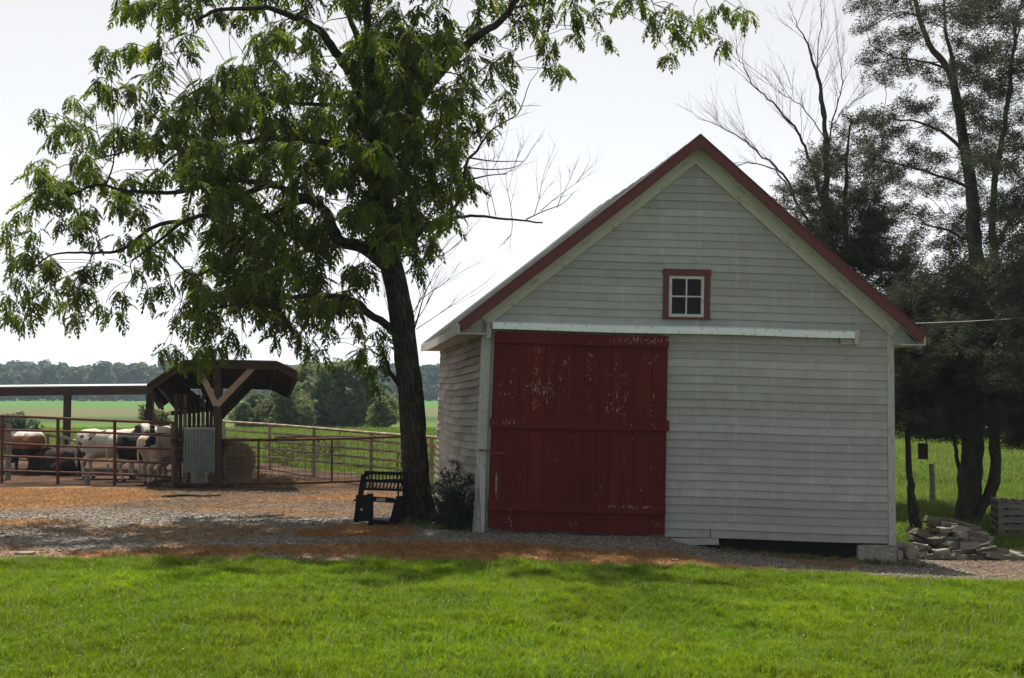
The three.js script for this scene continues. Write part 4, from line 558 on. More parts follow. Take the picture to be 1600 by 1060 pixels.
pipeFence('corral_panel', 'pale tube corral panel behind the fence, left of the white cow', [46, 128, 676, 690], [726, 745], [0.1, 0.4, 0.7, 1], [0, 0.36, 0.66], 38.5, 36, M.tanPipe, 0.026, 0.06);
pipeFence('corral_panel', 'pale tube corral panel at the far left edge behind the fence', [-60, 46, 670, 676], [722, 724], [0.1, 0.45, 0.72, 1], [0.5, 0.78, 1], 38, 38.5, M.galv, 0.024, 0.06);
pipeFence('corral_panel', 'small tube panel beside the shed post', [94, 122, 680, 692], [735, 742], [0.2, 0.45, 0.72, 1], [0, 0.5, 1], 37.2, 36.4, M.galv, 0.02, 0.06);
{ // wire-filled gate
  const D0 = 31.7, D1 = 33.2, a = P(276, 688, D0), b = P(629, 682.5, D1), c = P(275, 757.5, D0), d = P(629, 749, D1), base = c.clone().setY(H(c.x, D0)), f = thing('wire_gate', 'long rusty pipe gate filled with wire mesh', 'gate', base), at = (u, v) => c.clone().lerp(d, u).lerp(a.clone().lerp(b, u), v).sub(base);
  const sag = (p, u) => p.add(V(0, -0.03 * Math.sin(Math.PI * u), 0));
  for (const v of [0, 1]) { const pts = []; for (let i = 0; i <= 10; i++) pts.push(sag(at(i / 10, v), i / 10)); part('rail', tube(pts, pts.map(() => 0.032), 8), M.rust, f); }
  for (const u of [0, 0.352, 0.677, 0.995]) part('upright', pipe(sag(at(u, 0), u), sag(at(u, 1), u), u ? 0.024 : 0.034, 8), M.rust, f);
  const w = []; for (let i = 1; i < 34; i++) { const u = i / 34; w.push(tube([sag(at(u, 0), u), sag(at(u, 1), u)], [0.006, 0.006], 4, false)); }
  for (const v of [0.1, 0.19, 0.28, 0.38, 0.5, 0.64, 0.82]) { const pts = []; for (let i = 0; i <= 8; i++) pts.push(sag(at(i / 8, v), i / 8)); w.push(tube(pts, pts.map(() => 0.006), 4, false)); }
  part('wire_mesh', mergeGeometries(w), M.wire, f).userData.kind = 'stuff';
  const gp = G(P(272, 760, 31.9).x, 31.9); solo('gate_post', tube([V(0, -0.1, 0), V(0.01, 0.6, 0), V(0, 1.35, 0)], [0.06, 0.055, 0.055], 9, true, 0.2), M.rust, 'rusty steel post where pipe fence meets the wire gate', 'post', null, gp);
  const lp = G(P(625, 745, 33.6).x, 33.6); solo('latch_hoop', tube(smooth([V(-0.05, 0, 0), V(-0.05, 0.7, 0), V(0.0, 0.82, 0), V(0.06, 0.8, 0), V(0.08, 0.65, 0)], 5), Array(21).fill(0.02), 6), M.rust, 'bent rusty hoop post beside the walnut trunk', 'post', null, lp);
}
{ rnd = rngOf(33); let k = 0;
  for (const [px, top, bot, D, lab] of [[12, 662, 752, 34.4, 'round grey wooden post at the left end of the pipe fence'], [50, 672, 736, 38, 'square grey wooden post beside the brown cow'], [1457, 725, 786, 33, 'lone weathered fence post in the meadow beside the cedars'], [135, 742, 756, 32.6, 'short dark stub of post below the white cow']]) {
    const b = P(px, bot, D), h = P(px, top, D).y - b.y; b.y = H(b.x, D) ; const hh = Math.max(0.25, P(px, top, D).y - b.y); solo('wooden_post', tube([V(0, -0.15, 0), V(0.01, hh * 0.5, 0), V(-0.01, hh, 0)], [0.075, 0.07, 0.065], k++ === 1 ? 4 : 9, true, 0.2), M.greyWood, lab, 'post', 'old wooden posts', b);
  } }

// ---------------------------------------------------------------- low shed roof and feeder
{
  const D = 37, a = P(-60, 606.5, D), b = P(243, 604, D), base = V(a.x, H(a.x, D), -D), s = thing('low_shed', 'long low open shed with flat dark-edged roof behind the pen', 'shed', base), l = p => p.clone().sub(base);
  const A = l(a), B = l(b), dz = V(0, 0.07, -3.2);
  const roof = part('roof_panel', loft([A, A.clone().add(V(0, 0.03, 0)), A.clone().add(dz).add(V(0, 0.03, 0)), A.clone().add(dz)].reverse(), [B, B.clone().add(V(0, 0.03, 0)), B.clone().add(dz).add(V(0, 0.03, 0)), B.clone().add(dz)].reverse(), 4), M.galv, s);
  part('fascia_board', bar(A.clone().add(V(0, -0.115, 0.01)), B.clone().add(V(0, -0.1, 0.01)), 0.05, 0.22), M.wood, roof);
  part('fascia_board', bar(A.clone().add(dz).add(V(0, -0.1, 0)), B.clone().add(dz).add(V(0, -0.1, 0)), 0.05, 0.19), M.wood, roof);
  for (let i = 0; i < 6; i++) { const t = (i + 0.3) / 6, p = A.clone().lerp(B, t).add(V(0, -0.08, -0.05)); part('rafter', bar(p, p.clone().add(dz).add(V(0, 0, 0.08)), 0.05, 0.12), M.wood, roof); }
  for (const [px, dd] of [[103, 0.12], [-40, 0.12], [232, 1.6], [103, 2.9]]) { const p = l(P(px, 700, D + dd)); part('post', bar(V(p.x, -0.1, p.z), V(p.x + 0.02, A.y - 0.02, p.z), 0.16, 0.16, V(0, 0, 1)), M.wood, s); }
  part('hanging_rod', pipe(l(P(240, 606, D - 0.05)), l(P(240, 668, D - 0.05)), 0.012, 6), M.rust, s);
}
{
  const D0 = 31.8, LEN = 5, base = G(P(338, 760, D0).x, D0), f = thing('hay_feeder', 'roofed wooden hay feeder with forked braces and slatted side', 'feeder', base), l = p => p.clone().sub(base), ax = V(-0.2, 0, -1).normalize().multiplyScalar(LEN).add(V(0, -0.45, 0));
  const prof = [[229, 601], [262, 578], [286, 563.5], [350, 563], [432, 565], [448, 572], [464, 580]].map(([x, y]) => l(P(x, y, D0 - 0.35)));
  // roof: corrugated sheets over boards, following the drooping outline
  rnd = rngOf(71); const roof = part('roof_boards', mergeGeometries(prof.slice(1).map((q, i) => { const p = prof[i], dn = V(0, -0.05, 0); return loft([p.clone().add(dn), p.clone(), p.clone().add(ax), p.clone().add(ax).add(dn)].reverse(), [q.clone().add(dn), q.clone(), q.clone().add(ax), q.clone().add(ax).add(dn)].reverse(), 1); })), M.wood, f);
  for (let k = 0; k < 6; k++) { const s0 = ax.clone().multiplyScalar(k / 6), s1 = ax.clone().multiplyScalar((k + 1) / 6 - 0.004); part('roof_sheet', mergeGeometries(prof.slice(1).map((q, i) => { const up = V(0, 0.018, 0), lo = V(0, 0.004, 0), p = prof[i]; return loft([p.clone().add(s0).add(lo), p.clone().add(s0).add(up), p.clone().add(s1).add(up), p.clone().add(s1).add(lo)].reverse(), [q.clone().add(s0).add(lo), q.clone().add(s0).add(up), q.clone().add(s1).add(up), q.clone().add(s1).add(lo)].reverse(), 1); })), M.galv, roof); }
  for (const i of [0, 2, 4, 6]) part('purlin', bar(prof[i].clone().add(V(i ? 0 : 0.12, -0.11, 0.02)), prof[i].clone().add(ax).add(V(i ? 0 : 0.12, -0.11, 0)), 0.06, 0.13), M.wood, roof);
  for (let k = 0; k < 5; k++) { const o = ax.clone().multiplyScalar(0.02 + k * 0.24); for (let i = 1; i < prof.length; i++) part('rafter', bar(prof[i - 1].clone().add(o).add(V(0, -0.105, 0)), prof[i].clone().add(o).add(V(0, -0.105, 0)), 0.045, 0.14), M.wood, roof); }
  const postTop = y => l(P(338, y, D0)).y, post0 = l(P(339, 700, D0));
  for (let k = 0; k < 4; k++) { const o = ax.clone().multiplyScalar(k * 0.31), x = post0.x, z = 0; part('post', bar(V(x, -0.15, z).add(o), V(x, prof[3].y - 0.12, z).add(o), 0.15, 0.15, V(0, 0, 1)), k ? M.wood : M.wood, f);
    const foot = V(x, l(P(338, 634, D0)).y, z + 0.1).add(o), bm = k ? M.wood : M.brace;
    part('brace', bar(foot.clone(), l(P(311, 577, D0 - 0.1)).add(o), 0.05, 0.13), bm, f); part('brace', bar(foot.clone().add(V(0.01, 0, 0.055)), l(P(397, 573, D0 - 0.1)).add(o).add(V(0, 0, 0.05)), 0.05, 0.13), bm, f); }
  // slatted left side under slanting boards
  const sl = [275, 282, 289, 296, 303, 310, 317, 324, 330];
  sl.forEach((px, k) => { const D = D0 - 0.1 + k * 0.45, t = l(P(px, 640, D)), b = l(P(px, 735, D)); part('slat', bar(V(t.x, -0.05, t.z), V(t.x, t.y + 0.35, t.z), 0.05, 0.16, V(0, 0, 1)), k % 4 === 2 ? M.greyWood : M.wood, f); part('slant_board', bar(t.clone().add(V(0.03, 0, 0)), l(P(lerp(247, 290, k / 8), lerp(603, 606, k / 8), D)), 0.04, 0.3, V(0, 0, 1)), M.wood, f); });
  part('side_rail', bar(l(P(268, 646, D0 - 0.2)), l(P(330, 640, D0 + 3.7)), 0.05, 0.1), M.wood, f); part('side_rail', bar(l(P(268, 690, D0 - 0.2)), l(P(330, 684, D0 + 3.7)), 0.05, 0.1), M.wood, f);
  // corrugated end panel
  const c0 = l(P(288, 671, D0 - 0.25)), c1 = l(P(336, 671, D0 - 0.1)), cy = l(P(300, 738, D0)).y, pos = [], uv = [], idx = []; const n = 60; for (let i = 0; i <= n; i++) { const t = i / n, p = c0.clone().lerp(c1, t), o = 0.012 * Math.sin(t * n * 1.1); for (const y of [cy, p.y]) { pos.push(p.x, y, p.z + o); uv.push(t, y); } if (i) { const k = i * 2; idx.push(k - 2, k, k + 1, k - 2, k + 1, k - 1); } }
  const cg = geo(pos, idx, uv); cg.computeVertexNormals(); const gm = M.galv.clone(); gm.color.setRGB(0.42, 0.5, 0.5); gm.side = THREE.DoubleSide; part('corrugated_panel', cg, gm, f);
  part('panel_cap', bar(c0.clone().add(V(0, 0.02, 0)), c1.clone().add(V(0, 0.02, 0)), 0.05, 0.04), M.galv, f);
}
{ // barrel and hay bale
  rnd = rngOf(81); const bp = G(P(311, 750, 32.2).x, 32.2); const prof = [[0.0, 0], [0.16, 0], [0.175, 0.03], [0.18, 0.1], [0.187, 0.12], [0.18, 0.14], [0.183, 0.24], [0.19, 0.26], [0.183, 0.28], [0.18, 0.36], [0.185, 0.38], [0.172, 0.38], [0.168, 0.33], [0, 0.33]].map(p => new THREE.Vector2(p[0], p[1]));
  solo('barrel', new THREE.LatheGeometry(prof, 24), std({ color: col(0.36, 0.33, 0.3), roughness: 0.7 }), 'pale tub standing under the feeder panel', 'tub', null, bp);
  const D = 34.2, hp = G(P(365, 740, D).x, D), g = new THREE.CylinderGeometry(0.5, 0.5, 1.1, 40, 10, false); const a = g.attributes.position; for (let i = 0; i < a.count; i++) { const p = V(a.getX(i), a.getY(i), a.getZ(i)), k = 1 + 0.09 * (fbm(p.x * 6 + 30, p.y * 6 + p.z * 5 + 30, 3) - 0.5) + (p.z < 0 ? 0 : 0); a.setXYZ(i, p.x * k, p.y, p.z * k); } g.rotateX(Math.PI / 2); g.rotateY(0.5); g.scale(0.8, 0.98, 1); g.translate(0, 0.47, 0); g.computeVertexNormals();
  const bale = thing('hay_bale', 'weathered round hay bale behind the wire gate', 'hay bale', hp); part('bale_roll', g, M.hay, bale);
  const straws = []; for (let i = 0; i < 3800; i++) { const t = rr(0, 6.28), z = rr(-0.55, 0.55), end = rnd() < 0.4, r = end ? rr(0, 0.47) : 0.47, p = V(Math.cos(t) * r * 0.85, Math.sin(t) * r + 0.47, end ? 0.54 : z).applyAxisAngle(V(0, 1, 0), 0.5), s = rr(0.6, 1.4); straws.push({ p, q: yaw(rr(0, 6.3), rr(-1, 1), rr(-1, 1)), s: V(s, s, s), c: col(rr(0.6, 1.3), rr(0.6, 1.2), rr(0.6, 1.1)) }); }
  instanced('loose_hay', geo([0, 0, 0, 0.12, 0.004, 0, 0.12, -0.004, 0.002], [0, 1, 2]), std({ color: col(0.34, 0.26, 0.15), side: THREE.DoubleSide }), straws, bale);
  const h2 = []; for (let i = 0; i < 2600; i++) { const x = rr(-1.1, 1.5), z = rr(-1.1, 0.6), q = G(hp.x + x * 1.3 + 0.2, D + z * 2); q.y += 0.02 + Math.max(0, 0.22 - 0.2 * Math.hypot(x, z)) * rnd(); const s = rr(0.6, 1.5); h2.push({ p: q, q: yaw(rr(0, 6.3), rr(-0.4, 0.4), rr(-0.4, 0.4)), s: V(s, s, s), c: col(rr(0.6, 1.3), rr(0.6, 1.2), rr(0.6, 1.1)) }); }
  tag(instanced('scattered_hay', geo([0, 0, 0, 0.14, 0.006, 0, 0.14, -0.006, 0.002], [0, 1, 2]), std({ color: col(0.34, 0.26, 0.15), side: THREE.DoubleSide }), h2), 'loose hay scattered round the bale', 'hay');
}

// ---------------------------------------------------------------- cattle: one continuous skin each
function surfaceNet(f, lo, hi, cell) {
  const n = [0, 1, 2].map(k => Math.ceil((hi[k] - lo[k]) / cell) + 1), [nx, ny, nz] = n, val = new Float32Array(nx * ny * nz), id = (i, j, k) => (k * ny + j) * nx + i;
  for (let k = 0; k < nz; k++) for (let j = 0; j < ny; j++) for (let i = 0; i < nx; i++) val[id(i, j, k)] = f(lo[0] + i * cell, lo[1] + j * cell, lo[2] + k * cell);
  const vert = new Int32Array(nx * ny * nz).fill(-1), pos = [], idx = [];
  for (let k = 0; k < nz - 1; k++) for (let j = 0; j < ny - 1; j++) for (let i = 0; i < nx - 1; i++) {
    let sx = 0, sy = 0, sz = 0, c = 0; const v = []; for (let q = 0; q < 8; q++) v.push(val[id(i + (q & 1), j + (q >> 1 & 1), k + (q >> 2))]);
    for (let a = 0; a < 8; a++) for (const bit of [1, 2, 4]) { const b = a | bit; if (b === a) continue; if ((v[a] < 0) !== (v[b] < 0)) { const t = v[a] / (v[a] - v[b]); sx += (a & 1) + (bit === 1 ? t : 0); sy += (a >> 1 & 1) + (bit === 2 ? t : 0); sz += (a >> 2) + (bit === 4 ? t : 0); c++; } }
    if (c) { vert[id(i, j, k)] = pos.length / 3; pos.push(lo[0] + (i + sx / c) * cell, lo[1] + (j + sy / c) * cell, lo[2] + (k + sz / c) * cell); }
  }
  const quad = (a, b, c, d, flip) => flip ? idx.push(a, c, b, a, d, c) : idx.push(a, b, c, a, c, d);
  for (let k = 1; k < nz - 1; k++) for (let j = 1; j < ny - 1; j++) for (let i = 1; i < nx - 1; i++) { const v = val[id(i, j, k)] < 0;
    if (v !== (val[id(i + 1, j, k)] < 0)) quad(vert[id(i, j - 1, k - 1)], vert[id(i, j, k - 1)], vert[id(i, j, k)], vert[id(i, j - 1, k)], !v);
    if (v !== (val[id(i, j + 1, k)] < 0)) quad(vert[id(i - 1, j, k - 1)], vert[id(i - 1, j, k)], vert[id(i, j, k)], vert[id(i, j, k - 1)], !v);
    if (v !== (val[id(i, j, k + 1)] < 0)) quad(vert[id(i - 1, j - 1, k)], vert[id(i, j - 1, k)], vert[id(i, j, k)], vert[id(i - 1, j, k)], !v); }
  return [pos, idx];
}
function cow(label, px, D, turn, { scale = 0.92, headTurn = 0, headDrop = 0, coat, lying = false, stride = 0, group = 'cattle in the pen' }) {
  const caps = []; const cap = (a, b, ra, rb, k = 0.05) => caps.push([...a, ...b, ra, rb, k]);
  const dy = lying ? -0.62 : 0, Y = (x, y, z) => [x, y + dy, z];
  cap(Y(-0.72, 1.08, 0), Y(-0.1, 1.0, 0), 0.26, 0.34); cap(Y(-0.1, 1.0, 0), Y(0.5, 1.02, 0), 0.34, 0.3); cap(Y(-0.35, 0.86, 0), Y(0.3, 0.85, 0), 0.28, 0.27); cap(Y(0.32, 1.24, 0), Y(0.5, 1.24, 0), 0.11, 0.1, 0.1); cap(Y(-0.86, 1.22, 0), Y(-0.5, 1.3, 0), 0.08, 0.07, 0.1);
  for (const s of [-1, 1]) { cap(Y(-0.55, 1.22, s * 0.2), Y(-0.6, 1.2, s * 0.19), 0.08, 0.08, 0.08); }
  cap(Y(0.6, 0.9, 0), Y(0.62, 0.85, 0), 0.21, 0.18, 0.1);
  // neck and head, turned and lowered about the shoulder
  const nb = V(0.62, 1.1 + dy, 0), e = new THREE.Euler(0, headTurn, headDrop, 'YZX'), tip = (x, y, z, k) => { const p = V(x - 0.62, y - 1.1, z).applyEuler(new THREE.Euler(0, headTurn * k, headDrop * Math.min(1, k * 1.2), 'YZX')).add(nb); return [p.x, p.y, p.z]; };
  cap([nb.x - 0.05, nb.y, 0], tip(0.98, 1.3, 0, 0.45), 0.23, 0.15, 0.1);
  const pollV = V(...tip(1.0, 1.34, 0, 0.45)), hd = new THREE.Euler(0, headTurn, headDrop * 0.6, 'YZX'), hp = (x, y, z) => { const p = V(x, y, z).applyEuler(hd).add(pollV); return [p.x, p.y, p.z]; };
  cap(hp(0, 0.02, 0), hp(0.17, -0.1, 0), 0.115, 0.1, 0.05); cap(hp(0.15, -0.1, 0), hp(0.34, -0.26, 0), 0.09, 0.072, 0.05); cap(hp(0.34, -0.26, -0.02), hp(0.34, -0.26, 0.02), 0.078, 0.078, 0.04);
  for (const s of [-1, 1]) { cap(hp(0.0, 0.03, s * 0.1), hp(-0.05, 0.02, s * 0.26), 0.045, 0.03, 0.03); cap(hp(-0.03, 0.02, s * 0.19), hp(-0.04, 0.0, s * 0.22), 0.055, 0.05, 0.03); cap(hp(0.13, -0.02, s * 0.085), hp(0.135, -0.025, s * 0.09), 0.03, 0.03, 0.03); }
  if (!lying) for (const s of [-1, 1]) {
    const sf = stride * s * 0.14, sh = -stride * s * 0.16;
    cap([0.48, 0.9, s * 0.17], [0.5 + sf * 0.5, 0.5, s * 0.17], 0.14, 0.075, 0.06); cap([0.5 + sf * 0.5, 0.5, s * 0.17], [0.5 + sf, 0.14, s * 0.17], 0.062, 0.045, 0.02); cap([0.5 + sf, 0.1, s * 0.17], [0.53 + sf, 0.045, s * 0.17], 0.052, 0.06, 0.02);
    cap([-0.62, 1.0, s * 0.15], [-0.5 + sh * 0.3, 0.68, s * 0.18], 0.21, 0.13, 0.06); cap([-0.5 + sh * 0.3, 0.68, s * 0.18], [-0.73 + sh * 0.7, 0.48, s * 0.18], 0.11, 0.066, 0.04); cap([-0.73 + sh * 0.7, 0.48, s * 0.18], [-0.68 + sh, 0.13, s * 0.18], 0.058, 0.045, 0.02); cap([-0.68 + sh, 0.1, s * 0.18], [-0.64 + sh, 0.045, s * 0.18], 0.052, 0.06, 0.02);
  } else for (const s of [-1, 1]) { cap([0.5, 0.25, s * 0.2], [0.75, 0.1, s * 0.22], 0.13, 0.07); cap([0.75, 0.1, s * 0.22], [0.5, 0.07, s * 0.24], 0.06, 0.05); cap([-0.6, 0.32, s * 0.22], [-0.25, 0.18, s * 0.34], 0.2, 0.12); cap([-0.25, 0.18, s * 0.34], [-0.55, 0.08, s * 0.4], 0.09, 0.05); }
  if (!lying) { cap([-0.96, 1.22, 0], [-1.02, 0.85, 0.02], 0.035, 0.026, 0.04); cap([-1.02, 0.85, 0.02], [-0.99, 0.5, 0.03], 0.026, 0.03, 0.02); cap([-0.99, 0.5, 0.03], [-0.97, 0.32, 0.03], 0.05, 0.025, 0.02); cap([-0.38, 0.7, 0], [-0.3, 0.68, 0], 0.13, 0.1, 0.06); }
  const f = (x, y, z) => { let d = 9; for (const c of caps) { const bx = c[3] - c[0], by2 = c[4] - c[1], bz = c[5] - c[2], px2 = x - c[0], py = y - c[1], pz = z - c[2], t = clamp((px2 * bx + py * by2 + pz * bz) / (bx * bx + by2 * by2 + bz * bz + 1e-9)), e2 = Math.hypot(px2 - bx * t, py - by2 * t, pz - bz * t) - (c[6] + (c[7] - c[6]) * t), k = c[8], h = Math.max(k - Math.abs(d - e2), 0) / k; d = Math.min(d, e2) - h * h * k * 0.25; } return d; };
  const [pos, idx] = surfaceNet(f, [-1.2, lying ? -0.02 : -0.06, -0.75], [1.65, lying ? 1.2 : 1.72, 0.75], 0.033), colr = [];
  const headC = pollV.clone();
  for (let i = 0; i < pos.length; i += 3) { const p = V(pos[i], pos[i + 1], pos[i + 2]), hl = p.clone().sub(headC).applyQuaternion(new THREE.Quaternion().setFromEuler(hd).invert()); const hv = 0.8 + 0.4 * n3(p, 13, 6); colr.push(...coat(p, hl).map(a => a * hv)); }
  const g = geo(pos, idx, null, colr); g.computeVertexNormals(); g.scale(scale, scale, scale);
  const o = thing('cow', label, 'cow', G((px - CX) / F * D, D), turn, group); part('body', g, std({ vertexColors: true, roughness: 0.8 }), o);
  const eye = std({ color: col(0.01, 0.008, 0.006), roughness: 0.2 }); for (const s of [-1, 1]) { const e3 = hp(0.135, -0.02, s * 0.108); const sp = new THREE.SphereGeometry(0.02 * scale, 10, 8); sp.translate(e3[0] * scale, e3[1] * scale, e3[2] * scale); part('eye', sp, eye, o); }
  return o;
}
const WHT = [0.46, 0.42, 0.36], BLK = [0.018, 0.017, 0.017], TAN = [0.4, 0.31, 0.22];
const n3 = (p, f, s) => 0.5 * noise(p.x * f + s, p.y * f + p.z * f * 0.7 + s) + 0.5 * noise(p.z * f + s * 2, p.y * f - p.x * f * 0.6 + s);
const dirtyLegs = (p, c) => p.y < 0.07 ? [0.05, 0.04, 0.03] : p.y < 0.75 ? c.map((a, k) => lerp(a, [0.3, 0.23, 0.16][k], 0.45 * sm(0.35, 0.6, n3(p, 6, 3)))) : c;
const inHead = h => h.length() < 0.5 && h.x > -0.12;
cow('white cow with small black spots standing broadside at the fence', 178, 35.0, 0.08, { scale: 0.9, headTurn: -1.25, headDrop: 0.42, stride: 0.5, coat: (p, h) => inHead(h) ? (Math.abs(h.z) > 0.12 || h.x > 0.31 ? BLK.map(a => a + 0.02) : WHT) : dirtyLegs(p, (n3(p, 9, 5) > 0.71 && p.y > 0.72) ? BLK : WHT) });
cow('black cow with white legs standing in the middle of the herd', 226, 34.0, 0.25, { scale: 0.85, headTurn: -0.3, headDrop: -0.6, stride: -0.6, coat: (p, h) => p.y < 0.62 ? dirtyLegs(p, WHT) : p.x < -0.75 || n3(p, 2.1, 8) > 0.68 ? WHT : BLK });
cow('cream cow with black shoulders seen from behind near the gate post', 262, 33.2, 0.95, { scale: 0.86, headTurn: -0.5, headDrop: -0.2, stride: 0.4, coat: (p, h) => inHead(h) ? (Math.abs(h.z) < 0.045 ? WHT : BLK) : p.x > 0.22 && p.y > 0.55 ? BLK : dirtyLegs(p, n3(p, 2.6, 31) > 0.7 && p.y > 0.75 ? BLK : [0.5, 0.42, 0.33]) });
cow('black cow with white saddle at the back of the herd', 268, 36.2, 0.35, { scale: 0.95, headTurn: 0.2, headDrop: -0.25, stride: 0.5, coat: (p, h) => inHead(h) ? (h.x > 0.1 && Math.abs(h.z) < 0.06 ? WHT : BLK) : p.y < 0.55 ? dirtyLegs(p, WHT) : p.x > -0.45 && p.x < -0.05 || n3(p, 2.4, 14) > 0.68 ? WHT : BLK });
cow('dark cow feeding with lowered head at the corrugated panel', 292, 33.9, 0.15, { scale: 0.8, headTurn: 0.15, headDrop: -0.95, stride: 0.6, coat: (p, h) => inHead(h) && h.x > 0.2 ? TAN : p.y < 0.6 ? dirtyLegs(p, TAN) : BLK });
cow('red-brown cow with white back at the left end of the pen', 36, 36.6, 2.5, { scale: 0.84, headTurn: 0.4, headDrop: -0.3, stride: 0.3, coat: (p, h) => p.y > 1.18 && p.x < 0.4 ? [0.5, 0.46, 0.42] : p.y < 0.8 ? [0.03, 0.022, 0.018] : [0.2, 0.085, 0.04] });
cow('dark brown cow lying down behind the fence', 88, 36.4, 2.75, { scale: 0.95, lying: true, headTurn: 0.5, headDrop: -0.2, coat: (p, h) => n3(p, 3, 4) > 0.72 ? [0.09, 0.045, 0.03] : [0.028, 0.02, 0.017] });

// ---------------------------------------------------------------- the loader attachment leaning on the walnut
{
  rnd = rngOf(141); const D = 21.5, q = (x, y, z = 0) => { const p = P(x, y, D); return V(p.x - base.x, p.y - base.y, z); }, base = G(P(596, 820, D).x, D), a = thing('loader_attachment', 'black steel loader fork carriage with barred guard leaning by the walnut', 'loader attachment', base);
  const bk = z => -0.1 * z;   // leans back against the trunk
  part('side_plate', mergeGeometries([bar(q(556, 816, 0.0), q(567, 744, -0.14), 0.075, 0.12, V(0, 0, 1)), bar(q(566, 748, -0.13), q(573, 739, -0.15), 0.07, 0.06, V(0, 0, 1))]), M.black, a);
  part('side_plate', bar(q(631, 821, 0.0), q(633, 743, -0.14), 0.075, 0.1, V(0, 0, 1)), M.black, a);
  part('top_rail', bar(q(568, 739.5, -0.15), q(637, 742, -0.15), 0.06, 0.05), M.black, a);
  part('guard_rail', bar(q(565, 752, -0.13), q(636, 754, -0.13), 0.045, 0.045), M.black, a); part('guard_rail', bar(q(563, 765, -0.11), q(635, 767, -0.11), 0.04, 0.032), M.black, a);
  for (let i = 0; i < 12; i++) { const x = 568.5 + i * 5.6; part('guard_bar', bar(q(x, 741, -0.15), q(x + 0.2, 752, -0.13), 0.018, 0.03), M.black, a); part('guard_bar', tube(smooth([q(x + 2.6, 753.5, -0.13), q(x + 2.4, 759, -0.06), q(x, 765.5, -0.11)], 4), Array(9).fill(0.011), 6), M.black, a); }
  const plate = (pts, z0, z1) => { const s = new THREE.Shape(pts.map(([x, y]) => { const p = q(x, y); return new THREE.Vector2(p.x, p.y); })); const g = new THREE.ExtrudeGeometry(s, { depth: z1 - z0, bevelEnabled: true, bevelSize: 0.006, bevelThickness: 0.006, bevelSegments: 1 }); g.translate(0, 0, z0); return g; };
  part('hitch_plate', plate([[558, 774], [575, 774], [575, 772], [583, 772], [583, 810], [576, 813], [555, 813]], 0.02, 0.1), M.black, a); part('hitch_plate', plate([[620, 776], [633, 775], [633, 817], [607, 815], [612, 806], [616, 790]], 0.02, 0.1), M.black, a);
  part('cross_bar', bar(q(583, 780, 0.04), q(617, 782, 0.04), 0.06, 0.075), M.black, a);
  const lab = q(595, 780.5, 0.075); part('data_plate', bx(lab.x - 0.065, lab.x + 0.075, lab.y - 0.027, lab.y + 0.02, 0.0705, 0.0735), std({ color: col(0.22, 0.22, 0.22), roughness: 0.5 }), a, 'pale worn data plate');
  part('foot_bar', bar(q(577, 814, 0.1), q(622, 818, 0.1), 0.1, 0.06), M.black, a); part('foot_bar', bar(q(584, 809, 0.02), q(616, 811, 0.02), 0.14, 0.02), std({ color: col(0.09, 0.09, 0.085), roughness: 0.6 }), a);
  for (const [x, y] of [[579, 820], [623, 822]]) part('foot', bar(q(x - 3, y, 0.05), q(x + 4, y, 0.05), 0.18, 0.05), M.black, a);
  part('guide_rod', pipe(q(622, 755, -0.1), q(621.5, 776, -0.06), 0.012, 6), M.black, a);
  for (const [x, y] of [[552, 782], [642, 787]]) part('pin', pipe(q(x, y, 0.02), q(x + (x < 600 ? 8 : -9), y, 0.02), 0.013, 6), M.black, a);
  const hole = q(566, 795.5, 0.107); const hg = new THREE.CylinderGeometry(0.017, 0.017, 0.006, 14); hg.rotateX(Math.PI / 2); hg.translate(hole.x, hole.y, hole.z); part('pin_cap', hg, std({ color: col(0.55, 0.55, 0.53), roughness: 0.4 }), a, 'bright round pin cap');
}

